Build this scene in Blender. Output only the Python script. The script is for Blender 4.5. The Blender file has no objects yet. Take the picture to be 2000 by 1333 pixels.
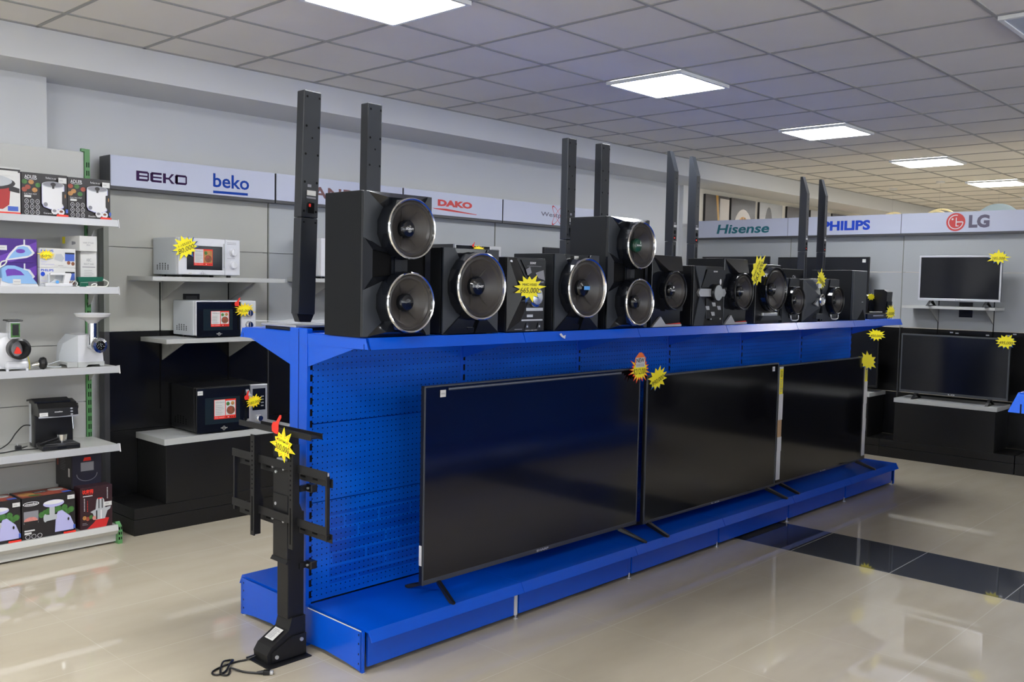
import bpy, bmesh, math, random
from mathutils import Matrix, Vector
random.seed(7)
PI = math.pi
C = bpy.context.scene.collection
S = bpy.context.scene

# ------------------------------------------------------------------ camera
def cam_axes(yaw, pitch, roll):
    f = Vector((math.cos(yaw)*math.cos(pitch), math.sin(yaw)*math.cos(pitch), math.sin(pitch)))
    r = f.cross(Vector((0, 0, 1))).normalized(); u = r.cross(f)
    r2 = math.cos(roll)*r + math.sin(roll)*u; u2 = -math.sin(roll)*r + math.cos(roll)*u
    return r2, u2, f
r_, u_, f_ = cam_axes(0.7548, -0.0623, 0.0196)
cd = bpy.data.cameras.new('camera'); cam = bpy.data.objects.new('camera', cd); C.objects.link(cam)
m = Matrix(((r_.x, u_.x, -f_.x, 0), (r_.y, u_.y, -f_.y, 0), (r_.z, u_.z, -f_.z, 1.6), (0, 0, 0, 1)))
cam.matrix_world = m
cd.sensor_fit = 'HORIZONTAL'; cd.sensor_width = 36; cd.lens = 36*1815.66/2000; cd.clip_start = 0.05; cd.clip_end = 100
S.camera = cam
# ------------------------------------------------------------------ world, colour management
w = bpy.data.worlds.new('world'); S.world = w; w.use_nodes = True
w.node_tree.nodes['Background'].inputs[0].default_value = (0.75, 0.85, 1, 1)
w.node_tree.nodes['Background'].inputs[1].default_value = 0.3
S.view_settings.view_transform = 'Standard'; S.view_settings.look = 'None'; S.view_settings.gamma = 1
S.view_settings.exposure = 0.84
PANEL = 28      # strength of the lit ceiling panels
FILL = 3.0  # sets the glow of the panes in the added windows
FILLP = 34.0  # power of the fill lights at the added windows
WARM = 12.0       # strength of the warm lamps of the neighbouring department
try:
    S.cycles.use_adaptive_sampling = True; S.cycles.use_denoising = True; S.cycles.max_bounces = 10
    S.cycles.diffuse_bounces = 6; S.cycles.glossy_bounces = 5; S.cycles.sample_clamp_indirect = 6
    S.cycles.caustics_reflective = False; S.cycles.caustics_refractive = False
except Exception: pass
CEIL = 2.953

# ------------------------------------------------------------------ materials
MATS = {}
def mat(name, col=(.5, .5, .5), rough=.5, metal=0, spec=.5, emit=0, coat=0, noise=0, nscale=8, bump=0, bscale=60, alpha=1, rvar=0):
    if name in MATS: return MATS[name]
    M = bpy.data.materials.new(name); M.use_nodes = True; nt = M.node_tree; b = nt.nodes['Principled BSDF']
    b.inputs['Base Color'].default_value = (*col, 1); b.inputs['Roughness'].default_value = rough
    b.inputs['Metallic'].default_value = metal; b.inputs['Specular IOR Level'].default_value = spec
    b.inputs['Coat Weight'].default_value = coat; b.inputs['Coat Roughness'].default_value = .05
    if alpha < 1: b.inputs['Alpha'].default_value = alpha
    if emit:
        b.inputs['Emission Color'].default_value = (*col, 1); b.inputs['Emission Strength'].default_value = emit
    tc = nt.nodes.new('ShaderNodeTexCoord')
    if noise or rvar:
        n = nt.nodes.new('ShaderNodeTexNoise'); n.inputs['Scale'].default_value = nscale; n.inputs['Detail'].default_value = 5
        nt.links.new(tc.outputs['Object'], n.inputs['Vector'])
        if noise:
            mx = nt.nodes.new('ShaderNodeMix'); mx.data_type = 'RGBA'
            mx.inputs[6].default_value = (*[c*(1-noise) for c in col], 1); mx.inputs[7].default_value = (*[min(1, c*(1+noise)) for c in col], 1)
            nt.links.new(n.outputs['Fac'], mx.inputs[0]); nt.links.new(mx.outputs[2], b.inputs['Base Color'])
        if rvar:
            mr = nt.nodes.new('ShaderNodeMapRange'); mr.inputs[3].default_value = max(0, rough-rvar); mr.inputs[4].default_value = rough+rvar
            nt.links.new(n.outputs['Fac'], mr.inputs[0]); nt.links.new(mr.outputs[0], b.inputs['Roughness'])
    if bump:
        n2 = nt.nodes.new('ShaderNodeTexNoise'); n2.inputs['Scale'].default_value = bscale
        nt.links.new(tc.outputs['Object'], n2.inputs['Vector'])
        bp = nt.nodes.new('ShaderNodeBump'); bp.inputs['Strength'].default_value = bump; bp.inputs['Distance'].default_value = .002
        nt.links.new(n2.outputs['Fac'], bp.inputs['Height']); nt.links.new(bp.outputs[0], b.inputs['Normal'])
    MATS[name] = M; return M

BLUE = mat('blue_powder_coat', (.0006, .082, .60), .25, spec=.5)
BLUED = mat('blue_powder_coat_back_panel', (.0015, .075, .6), .3)
SCUFF = mat('bare_scuffed_paint', (.55, .58, .62), .5)
WHITEP = mat('white_shelf_paint', (.50, .50, .48), .35, noise=.04, nscale=4)
ALU = mat('aluminium_lip', (.38, .385, .40), .45, metal=.2)
GREEN = mat('green_upright_paint', (.09, .26, .09), .45)
GREYPANEL = mat('grey_laminate', (.42, .42, .385), .42, noise=.03, nscale=2)
GREYPANEL2 = mat('cool_grey_laminate', (.385, .405, .425), .42, noise=.03, nscale=2)
BLACKPANEL = mat('black_gloss_laminate', (.007, .007, .0075), .22, spec=.4, rvar=.04, nscale=3)
BLACKPL = mat('black_wood_grain_laminate', (.009, .0088, .0088), .32, spec=.4, bump=.3, bscale=40, rvar=.06)
GREYSHELF = mat('light_grey_shelf_laminate', (.42, .43, .425), .45)
BRACK = mat('grey_bracket_metal', (.34, .34, .33), .5)
FRAMEG = mat('grey_green_frame', (.25, .26, .23), .5)
DARKMET = mat('dark_metal_edge', (.05, .05, .055), .45)
SIGN = mat('sign_acrylic', (.50, .53, .66), .35)
SLOT = mat('dark_slot', (.003, .003, .0035), .7, spec=.1)
CHROME = mat('chrome_ring', (.75, .75, .76), .12, metal=1)
SILVER = mat('brushed_silver_plastic', (.55, .56, .58), .28, metal=.6)
STEEL = mat('polished_steel', (.68, .69, .7), .16, metal=1)
SPKVINYL = mat('black_vinyl_wrap', (.008, .009, .011), .5, spec=.16, bump=.1, bscale=300)
SPKFACE = mat('dark_grey_face_plastic', (.026, .030, .037), .42, spec=.4)
GLOSSBLK = mat('piano_black_plastic', (.006, .007, .010), .1, spec=.5)
CONE = mat('brown_black_speaker_cone', (.034, .030, .028), .36, spec=.5)
CONER = mat('cone_rib', (.035, .032, .031), .35)
TWR = mat('charcoal_tower_plastic', (.018, .021, .027), .4, spec=.4)
MATBLK = mat('matte_black_steel', (.008, .008, .009), .45, spec=.35)
BLKPL = mat('satin_black_plastic', (.008, .008, .009), .3, spec=.4)
BLKDEEP = mat('deep_black_plastic', (.004, .005, .009), .35, spec=.15)
SCREEN = mat('tv_screen_glass', (.0035, .0035, .005), .10, spec=.85)
SCREEN2 = mat('tv_screen_satin', (.006, .007, .011), .16, spec=.6)
OVENGLASS = mat('tinted_oven_glass', (.012, .020, .026), .15)
TVGREY = mat('tv_dark_grey_bezel', (.05, .055, .065), .3)
TVSILVER = mat('tv_silver_bezel', (.50, .51, .55), .3, metal=.3)
WHITEPL = mat('white_appliance_plastic', (.62, .63, .67), .25)
WHITEMET = mat('white_appliance_side', (.55, .58, .62), .4)
PAPER = mat('white_label_paper', (.60, .60, .59), .6)
YEL = mat('yellow_tag_card', (.90, .78, .01), .5)
TAGBLUE = mat('blue_tag_edge', (.01, .08, .32), .5)
TAGRED = mat('red_print', (.75, .03, .015), .5)
ORANGE = mat('orange_print', (.80, .16, .02), .5)
INK = mat('black_ink', (.01, .01, .012), .5)
INKG = mat('grey_ink', (.22, .22, .25), .5)
INKW = mat('white_ink', (.66, .66, .68), .5)
INKPUR = mat('dark_purple_lettering', (.030, .006, .055), .6, spec=.2)
INKBLU = mat('royal_blue_lettering', (.004, .045, .32), .6, spec=.2)
INKBLU2 = mat('bright_blue_lettering', (.004, .05, .5), .4)
INKRED = mat('red_lettering', (.55, .02, .02), .4)
INKTEAL = mat('teal_lettering', (.004, .13, .17), .4)
INKGREY = mat('slate_lettering', (.09, .075, .13), .4)
INKBROWN = mat('brown_lettering', (.14, .045, .045), .4)
SKYB = mat('sky_blue_sticker', (.08, .32, .75), .5)
CARDB = mat('brown_carton', (.45, .29, .15), .7)
PURP = mat('purple_carton', (.055, .012, .20), .4)
PURP2 = mat('violet_carton_print', (.13, .04, .36), .4)
BOXBLK = mat('black_carton', (.016, .013, .014), .4)
BOXDKRED = mat('dark_maroon_carton', (.03, .010, .014), .4)
BOXNAVY = mat('dark_navy_carton', (.02, .02, .035), .4)
FOODR = mat('print_red_food', (.30, .06, .035), .5, noise=.6, nscale=60)
FOODO = mat('print_orange_food', (.42, .20, .06), .5, noise=.5, nscale=70)
FOODG = mat('print_green_herbs', (.045, .15, .03), .5, noise=.7, nscale=90)
FOODB = mat('print_brown_meat', (.20, .07, .035), .5, noise=.6, nscale=60)
FOODP = mat('print_pink_mince', (.60, .22, .19), .5, noise=.4, nscale=120)
LAV = mat('print_lavender', (.42, .42, .70), .5)
IRONB = mat('pale_blue_iron_plastic', (.24, .42, .70), .25)
PRSTEEL = mat('print_steel', (.42, .44, .47), .4)
FLAG = mat('print_blue_flag', (.05, .11, .45), .5)
GRNPL = mat('bottle_green_plastic', (.005, .10, .06), .3)
CORDW = mat('white_cord', (.66, .66, .62), .4)
REDCERAM = mat('print_red_pot', (.36, .02, .02), .35)
CLEARPL = mat('clear_plastic_wrap', (.7, .72, .76), .12, alpha=.35)
LILAC = mat('lilac_plastic', (.25, .25, .42), .4)
CREAM = mat('cream_plastic', (.62, .55, .45), .4)
RINGLAMP = mat('cream_ring_acrylic', (.75, .64, .36), .4, emit=.15)
DISCM = mat('pale_blue_disc', (.42, .55, .62), .3)
LAMPFR = mat('white_lamp_frame', (.75, .77, .78), .4)
LIT = mat('lit_led_diffuser', (.97, .985, 1), .5, emit=PANEL)
LITW = mat('lit_warm_diffuser', (1, .64, .36), .5, emit=WARM)
UNLIT = mat('unlit_led_diffuser', (.42, .47, .55), .35)

# ------------------------------------------------------------------ mesh builder
class MB:
    def __init__(s): s.v = []; s.f = []; s.fm = []; s.fs = []; s.mats = []; s.M = Matrix.Identity(4)
    def mi(s, m):
        if m not in s.mats: s.mats.append(m)
        return s.mats.index(m)
    def add(s, vs, fs, m, smooth=False):
        o = len(s.v); k = s.mi(m)
        for v in vs: s.v.append(tuple(s.M @ Vector(v)))
        for f in fs: s.f.append([o+i for i in f]); s.fm.append(k); s.fs.append(smooth)
        return s
    def box(s, x0, x1, y0, y1, z0, z1, m, bev=0, seg=2):
        if bev <= 0:
            vs = [(x, y, z) for x in (x0, x1) for y in (y0, y1) for z in (z0, z1)]
            return s.add(vs, [(0, 1, 3, 2), (4, 6, 7, 5), (0, 4, 5, 1), (2, 3, 7, 6), (0, 2, 6, 4), (1, 5, 7, 3)], m)
        bm = bmesh.new(); bmesh.ops.create_cube(bm, size=1)
        for v in bm.verts:
            v.co = Vector(((x0+x1)/2+v.co.x*(x1-x0), (y0+y1)/2+v.co.y*(y1-y0), (z0+z1)/2+v.co.z*(z1-z0)))
        bmesh.ops.bevel(bm, geom=bm.edges[:], offset=min(bev, .49*min(abs(x1-x0), abs(y1-y0), abs(z1-z0))), segments=seg, profile=.5, affect='EDGES')
        bm.verts.index_update()
        s.add([v.co[:] for v in bm.verts], [[v.index for v in f.verts] for f in bm.faces], m); bm.free(); return s
    def prism(s, pts, ax, a, b, m):   # polygon given in the plane across axis ax (x:(y,z) y:(x,z) z:(x,y))
        def P(p, t): return {'x': (t, p[0], p[1]), 'y': (p[0], t, p[1]), 'z': (p[0], p[1], t)}[ax]
        n = len(pts); vs = [P(p, a) for p in pts]+[P(p, b) for p in pts]
        return s.add(vs, [list(range(n))[::-1], list(range(n, 2*n))]+[(i, (i+1) % n, n+(i+1) % n, n+i) for i in range(n)], m)
    def frame_of(s, d):
        d = Vector(d).normalized(); u = d.cross(Vector((0, 0, 1)))
        if u.length < 1e-3: u = Vector((1, 0, 0))
        u.normalize(); return d, u, d.cross(u)
    def lathe(s, o, axis, prof, m, n=32, smooth=True, phase=0):   # prof: (radius, distance along axis[, material])
        d, u, w_ = s.frame_of(axis); o = Vector(o)
        for k in range(len(prof)-1):
            mm = prof[k][2] if len(prof[k]) > 2 else m
            vs = []
            for (r, t) in ((prof[k][0], prof[k][1]), (prof[k+1][0], prof[k+1][1])):
                for i in range(n):
                    a = 2*PI*i/n+phase; vs.append(o+d*t+(u*math.cos(a)+w_*math.sin(a))*r)
            s.add(vs, [(i, (i+1) % n, n+(i+1) % n, n+i) for i in range(n)], mm, smooth)
        return s
    def cyl(s, a, b, r, m, r2=None, n=16, caps=True, smooth=True):
        a = Vector(a); b = Vector(b); L = (b-a).length; r2 = r if r2 is None else r2
        s.lathe(a, b-a, [(r, 0), (r2, L)], m, n, smooth)
        if caps:
            d, u, w_ = s.frame_of(b-a)
            for (o, rr, fl) in ((a, r, 1), (b, r2, 0)):
                vs = [o+(u*math.cos(2*PI*i/n)+w_*math.sin(2*PI*i/n))*rr for i in range(n)]
                s.add(vs, [list(range(n))], m)
        return s
    def tube(s, pts, r, m, n=8, sub=6):
        P = [Vector(p) for p in pts]; Q = []
        if len(P) > 2:
            for i in range(len(P)-1):
                p0 = P[max(i-1, 0)]; p1 = P[i]; p2 = P[i+1]; p3 = P[min(i+2, len(P)-1)]
                for k in range(sub):
                    t = k/sub; Q.append(.5*((2*p1)+(p2-p0)*t+(2*p0-5*p1+4*p2-p3)*t*t+(3*p1-p0-3*p2+p3)*t**3))
            Q.append(P[-1])
        else: Q = P
        vs = []
        for i, q in enumerate(Q):
            d = (Q[min(i+1, len(Q)-1)]-Q[max(i-1, 0)]).normalized(); u = d.cross(Vector((0, 0, 1)))
            if u.length < .05: u = d.cross(Vector((0, 1, 0)))
            u.normalize(); w_ = d.cross(u)
            for k in range(n): vs.append(q+(u*math.cos(2*PI*k/n)+w_*math.sin(2*PI*k/n))*r)
        fs = [(i*n+k, i*n+(k+1) % n, (i+1)*n+(k+1) % n, (i+1)*n+k) for i in range(len(Q)-1) for k in range(n)]
        fs += [list(range(n)), list(range((len(Q)-1)*n, len(Q)*n))]
        return s.add(vs, fs, m, True)
    def ball(s, c, rx, ry, rz, m, n=20, k=12, z0=-1, z1=1):
        prof = []
        vs = []; fs = []
        for j in range(k+1):
            t = z0+(z1-z0)*j/k; a = math.asin(max(-1, min(1, t)))
            for i in range(n): vs.append((c[0]+rx*math.cos(a)*math.cos(2*PI*i/n), c[1]+ry*math.cos(a)*math.sin(2*PI*i/n), c[2]+rz*math.sin(a)))
        for j in range(k):
            for i in range(n): fs.append((j*n+i, j*n+(i+1) % n, (j+1)*n+(i+1) % n, (j+1)*n+i))
        return s.add(vs, fs, m, True)
    def build(s, name, parent=None, label=None, **kw):
        me = bpy.data.meshes.new(name); me.from_pydata(s.v, [], s.f)
        for m_ in s.mats: me.materials.append(m_)
        me.polygons.foreach_set('material_index', s.fm); me.polygons.foreach_set('use_smooth', s.fs); me.update()
        bm = bmesh.new(); bm.from_mesh(me); bmesh.ops.recalc_face_normals(bm, faces=bm.faces); bm.to_mesh(me); bm.free()
        o = bpy.data.objects.new(name, me); C.objects.link(o)
        if parent: o.parent = parent
        if label: o['label'] = label
        for k_, v_ in kw.items(): o[k_] = v_
        return o

TXT = {}
def text_mesh(t, bold=0, shear=0, sp=1.0):
    key = (t, bold, shear, sp)
    if key in TXT: return TXT[key]
    cu = bpy.data.curves.new('lettering', 'FONT'); cu.body = t; cu.size = 1; cu.offset = bold; cu.shear = shear; cu.space_character = sp
    cu.resolution_u = 3
    o = bpy.data.objects.new('lettering', cu); me = bpy.data.meshes.new_from_object(o)
    vs = [v.co[:2] for v in me.vertices]; fs = [list(p.vertices) for p in me.polygons]
    bpy.data.objects.remove(o); bpy.data.curves.remove(cu); bpy.data.meshes.remove(me)
    if not vs: vs = [(0, 0), (1, 0), (1, 1)]; fs = []
    x0 = min(v[0] for v in vs); x1 = max(v[0] for v in vs); y0 = min(v[1] for v in vs); y1 = max(v[1] for v in vs)
    TXT[key] = ([((v[0]-x0)/(x1-x0), (v[1]-y0)/max(1e-6, y1-y0)) for v in vs], fs, (x1-x0)/(y1-y0)); return TXT[key]

class Art:
    """flat print on a surface: fractions of a w x h rectangle, each layer a hair above the last"""
    def __init__(s, mb, o, ux, uy, w_, h, e0=.0006, de=.00035):
        s.mb = mb; s.o = Vector(o); s.ux = Vector(ux); s.uy = Vector(uy); s.n = s.ux.cross(s.uy).normalized(); s.w = w_; s.h = h; s.e = e0; s.de = de
    def P(s, a, b): return s.o+s.ux*(a*s.w)+s.uy*(b*s.h)+s.n*s.e
    def poly(s, pts, m): s.mb.add([s.P(*p) for p in pts], [list(range(len(pts)))], m); s.e += s.de; return s
    def rect(s, a0, a1, b0, b1, m): return s.poly([(a0, b0), (a1, b0), (a1, b1), (a0, b1)], m)
    def ell(s, a, b, ra, rb, m, n=24, t0=0, t1=2*PI):
        return s.poly([(a+ra*math.cos(t0+(t1-t0)*i/n), b+rb*math.sin(t0+(t1-t0)*i/n)) for i in range(n if t1-t0 > 6.2 else n+1)], m)
    def ring(s, a, b, ra, rb, k, m, n=28, t0=0, t1=2*PI, rot=0):
        vs = []
        for i in range(n+1):
            t = t0+(t1-t0)*i/n
            for q in (1, k):
                x = ra*q*math.cos(t); y = rb*q*math.sin(t)*s.h/s.w
                xr = x*math.cos(rot)-y*math.sin(rot); yr = (x*math.sin(rot)+y*math.cos(rot))*s.w/s.h
                vs.append(s.P(a+xr, b+yr))
        s.mb.add(vs, [(2*i, 2*i+1, 2*i+3, 2*i+2) for i in range(n)], m); s.e += s.de; return s
    def txt(s, t, a0, a1, b0, b1, m, bold=0, shear=0, sp=1.0, keep=False):
        vs, fs, asp = text_mesh(t, bold, shear, sp)
        s.mb.add([s.P(a0+(a1-a0)*v[0], b0+(b1-b0)*v[1]) for v in vs], fs, m); s.e += s.de; return s
    def lines(s, a0, a1, b0, b1, n, m, fill=.35):
        for i in range(n):
            y = b0+(b1-b0)*(i+.3)/n; s.rect(a0, a0+(a1-a0)*(.65+.35*random.random()), y, y+(b1-b0)/n*fill, m); s.e -= s.de
        s.e += s.de; return s

def tag(o, label, cat, group=None):
    o['label'] = label; o['category'] = cat
    if group: o['group'] = group
    return o
def thing(name, label, cat, loc=(0, 0, 0), rz=0, group=None):
    o = bpy.data.objects.new(name, None); C.objects.link(o); o.location = loc; o.rotation_euler = (0, 0, rz); o.empty_display_size = .1
    return tag(o, label, cat, group)
def struct(mb, name, parent=None):
    o = mb.build(name, parent)
    if not parent: o['kind'] = 'structure'
    return o
def copy_tree(o, parent=None):
    c = o.copy(); C.objects.link(c); c.parent = parent
    for ch in list(KIDS.get(o, [])) or [k for k in bpy.data.objects if k.parent == o]: copy_tree(ch, c)
    return c
KIDS = {}
def adopt(o, t):
    o.parent = t; o.matrix_parent_inverse = t.matrix_basis.inverted(); return o
def dup(src, loc, rz, label, group=None):
    c = copy_tree(src); c.location = loc; c.rotation_euler = (0, 0, rz); c['label'] = label
    if group: c['group'] = group
    return c

# ------------------------------------------------------------------ room
X0, X1, Y0, Y1 = -4.0, 21.0, -7.0, 6.03
def floor_mat():
    M = bpy.data.materials.new('polished_floor_tiles'); M.use_nodes = True; nt = M.node_tree; b = nt.nodes['Principled BSDF']; L = nt.links
    N = nt.nodes.new
    g = N('ShaderNodeNewGeometry'); sp = N('ShaderNodeSeparateXYZ'); L.new(g.outputs['Position'], sp.inputs[0])
    def mth(op, a, b_=None, c_=None):
        n = N('ShaderNodeMath'); n.operation = op
        for i, q in enumerate((a, b_, c_)):
            if q is None: continue
            if isinstance(q, (int, float)): n.inputs[i].default_value = q
            else: L.new(q, n.inputs[i])
        return n.outputs[0]
    P = .6
    def line(src, off, wd):
        t = mth('FRACT', mth('DIVIDE', mth('SUBTRACT', src, off), P)); d = mth('MINIMUM', t, mth('SUBTRACT', 1, t))
        return mth('LESS_THAN', d, wd/P/2)
    gx = line(sp.outputs[0], 5.255, .0025); gy = line(sp.outputs[1], 1.972, .0050)
    grout = mth('MAXIMUM', gx, gy)
    st = mth('MULTIPLY', mth('GREATER_THAN', sp.outputs[0], 5.255), mth('LESS_THAN', sp.outputs[0], 5.855))
    n1 = N('ShaderNodeTexNoise'); n1.inputs['Scale'].default_value = 1.6; n1.inputs['Detail'].default_value = 6
    mp = N('ShaderNodeMapping'); mp.inputs['Scale'].default_value = (1, 3.2, 1); mp.inputs['Rotation'].default_value = (0, 0, .6)
    L.new(g.outputs['Position'], mp.inputs[0]); L.new(mp.outputs[0], n1.inputs['Vector'])
    rmp = N('ShaderNodeValToRGB'); rmp.color_ramp.elements[0].color = (.465, .41, .315, 1); rmp.color_ramp.elements[1].color = (.53, .475, .375, 1)
    rmp.color_ramp.elements[0].position = .3; rmp.color_ramp.elements[1].position = .75; L.new(n1.outputs['Fac'], rmp.inputs[0])
    def mix(f, a, b_):
        n = N('ShaderNodeMix'); n.data_type = 'RGBA'; L.new(f, n.inputs[0])
        for i, q in ((6, a), (7, b_)):
            if isinstance(q, tuple): n.inputs[i].default_value = q
            else: L.new(q, n.inputs[i])
        return n.outputs[2]
    n2 = N('ShaderNodeTexNoise'); n2.inputs['Scale'].default_value = 9; L.new(g.outputs['Position'], n2.inputs['Vector'])
    dark = mix(n2.outputs['Fac'], (.046, .050, .060, 1), (.066, .071, .082, 1))
    c = mix(st, rmp.outputs[0], dark)
    gcol = mix(st, (.56, .51, .42, 1), (.45, .45, .43, 1))
    c = mix(grout, c, gcol)
    L.new(c, b.inputs['Base Color'])
    b.inputs['Specular IOR Level'].default_value = .72
    rr = N('ShaderNodeMapRange'); rr.inputs[3].default_value = .022; rr.inputs[4].default_value = .036; L.new(n1.outputs['Fac'], rr.inputs[0]); L.new(rr.outputs[0], b.inputs['Roughness'])
    return M
struct(MB().box(X0, X1, Y0, Y1, -.1, 0, floor_mat()), 'floor')

def ceil_mat():
    M = bpy.data.materials.new('ceiling_tiles'); M.use_nodes = True; nt = M.node_tree; b = nt.nodes['Principled BSDF']; L = nt.links; N = nt.nodes.new
    g = N('ShaderNodeNewGeometry'); sp = N('ShaderNodeSeparateXYZ'); L.new(g.outputs['Position'], sp.inputs[0])
    n1 = N('ShaderNodeTexNoise'); n1.inputs['Scale'].default_value = .9; n1.inputs['Detail'].default_value = 4; L.new(g.outputs['Position'], n1.inputs['Vector'])
    r = N('ShaderNodeValToRGB'); r.color_ramp.elements[0].color = (.69, .665, .615, 1); r.color_ramp.elements[1].color = (.735, .715, .67, 1)
    r.color_ramp.elements[0].position = .35; r.color_ramp.elements[1].position = .55; L.new(n1.outputs['Fac'], r.inputs[0])
    L.new(r.outputs[0], b.inputs['Base Color']); b.inputs['Roughness'].default_value = .85
    n2 = N('ShaderNodeTexNoise'); n2.inputs['Scale'].default_value = 240; L.new(g.outputs['Position'], n2.inputs['Vector'])
    bp = N('ShaderNodeBump'); bp.inputs['Strength'].default_value = .2; bp.inputs['Distance'].default_value = .001; L.new(n2.outputs['Fac'], bp.inputs['Height']); L.new(bp.outputs[0], b.inputs['Normal'])
    return M
CX, CY, T = 3.1713, 5.6773, .6
ceil = struct(MB().box(X0, X1, Y0, Y1, CEIL, CEIL+.1, ceil_mat()), 'ceiling')
TB = mat('ceiling_grid_bar', (.33, .33, .32), .5)
mb = MB()
for i in range(-11, 30):
    x = CX+i*T
    if X0 < x < X1: mb.box(x-.0095, x+.0095, Y0, 5.476, CEIL-.005, CEIL, TB)
for j in range(0, 21):
    y = CY-j*T
    if y < 5.47: mb.box(X0, X1, y-.0095, y+.0095, CEIL-.0055, CEIL, TB)
mb.box(X0, X1, 5.452, 5.476, CEIL-.005, CEIL, TB)
mb.build('ceiling_grid', ceil)
WALLW = mat('white_wall_paint', (.62, .632, .65), .7, noise=.02, nscale=1.2)
WALLC = mat('cream_wall_paint', (.66, .63, .56), .7, noise=.02, nscale=1.2)
struct(MB().box(X0-.1, 9.2, Y1, Y1+.1, 0, CEIL, WALLW), 'wall_back')
struct(MB().box(9.2, X1+.1, Y1, Y1+.1, 0, CEIL, WALLC), 'wall_far')
struct(MB().box(X0-.1, X0, Y0, Y1, 0, CEIL, WALLW), 'wall_left')
struct(MB().box(X1, X1+.1, Y0, Y1, 0, CEIL, WALLC), 'wall_right')
struct(MB().box(X0-.1, X1+.1, Y0-.1, Y0, 0, CEIL, WALLW), 'wall_front')
struct(MB().box(X0, X1, 5.476, Y1, 2.765, CEIL, WALLW), 'trim_1')        # dropped beam along the back wall
struct(MB().box(X0, 2.165, 5.87, Y1, 0, 2.765, WALLW), 'trim_2')         # column
struct(MB().box(9.19, 9.375, 5.98, Y1, 0, 2.765, WALLW), 'trim_3')       # pilaster

# added, unseen windows behind and left of the camera, lit to fill the room
WINFR = mat('white_window_frame', (.7, .7, .7), .4); WGL = mat('added_window_glass', (.75, .85, .95), .1, emit=FILL*.12)
def added_window(nm, x0, x1, wall, power):
    w_ = x1-x0; m_ = MB()
    if wall == 'front': m_.M = Matrix.Translation((x0, Y0, 0))
    else: m_.M = Matrix.Translation((X0, x0, 0)) @ Matrix.Rotation(PI/2, 4, 'Z')
    f = 1 if wall == 'front' else -1
    m_.box(0, w_, 0, f*.012, .55, 2.45, WGL)
    for (a, b_, c_, d_) in ((0, w_, .5, .56), (0, w_, 2.44, 2.5), (-.03, .03, .5, 2.5), (w_-.03, w_+.03, .5, 2.5), (w_/2-.03, w_/2+.03, .5, 2.5)):
        m_.box(a, b_, 0, f*.05, c_, d_, WINFR)
    struct(m_, nm)
    l = bpy.data.lights.new('window_fill', 'AREA'); l.shape = 'RECTANGLE'; l.size = w_-.1; l.size_y = 1.85; l.energy = power; l.color = (.93, .96, 1)
    o = bpy.data.objects.new('window_fill', l); C.objects.link(o)
    if wall == 'front': o.location = ((x0+x1)/2, Y0+.06, 1.5); o.rotation_euler = (PI/2, 0, 0)
    else: o.location = (X0+.06, (x0+x1)/2, 1.5); o.rotation_euler = (PI/2, 0, -PI/2)
for k, (a, b_) in enumerate(((-2.5, .5), (1.5, 4.5), (5.5, 8.5), (9.5, 12.5))): added_window('added_window_%d' % (k+1), a, b_, 'front', FILLP)
for k, (a, b_) in enumerate(((-5, -2), (-1.2, 1.8))): added_window('added_window_%d' % (k+5), a, b_, 'left', FILLP*.45)

# ceiling lamps
def ceiling_lamp(i, j, lit, label):
    x = CX+i*T; y = CY-(j+1)*T
    t = thing('ceiling_light', label, 'ceiling light', (x+T/2, y+T/2, CEIL), 0, 'square ceiling light panels')
    h = T/2-.008
    fr = MB()
    for (a, b_, c_, d_) in ((-h, h, -h, -h+.022), (-h, h, h-.022, h), (-h, -h+.022, -h+.022, h-.022), (h-.022, h, -h+.022, h-.022)):
        fr.box(a, b_, c_, d_, -.026, -.006, LAMPFR)
    fr.build('frame', t)
    MB().box(-h+.022, h-.022, -h+.022, h-.022, -.020, -.008, lit).build('diffuser', t)
    return t
lamps = {(-9, 3): LIT, (-5, 3): LIT, (-1, 3): LIT, (3, 3): LIT, (7, 3): LIT, (11, 3): LIT, (15, 3): LIT, (19, 3): LIT, (23, 3): LIT,
         (-1, 14): LIT, (3, 14): LIT, (7, 14): LIT, (11, 14): LIT, (-5, 14): LIT, (-9, 11): LIT, (-5, 7): LIT, (-9, 7): LIT, (3, 7): UNLIT, (11, 7): LIT, (15, 7): LIT, (-1, 18): LIT, (3, 18): LIT, (7, 18): LIT}  # unseen rows beside and behind the camera are added to brighten the room
LN = {(-1, 3): 'square white ceiling light nearest the camera, cut by the top of the photo', (3, 3): 'square lit ceiling light above the twin black towers in the middle',
      (7, 3): 'square lit ceiling light, third from the camera in the row', (11, 3): 'square lit ceiling light where the ceiling turns warm, fourth in the row',
      (15, 3): 'small far ceiling light at the right edge, fifth in the row', (3, 7): 'unlit bluish ceiling panel in the top right corner',
      (19, 3): 'far ceiling light peeking at the right edge beyond the fifth'}
for (i, j), l in lamps.items():
    ceiling_lamp(i, j, l, LN.get((i, j), 'added square ceiling light panel outside the photo, beside or behind the camera'))

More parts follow.
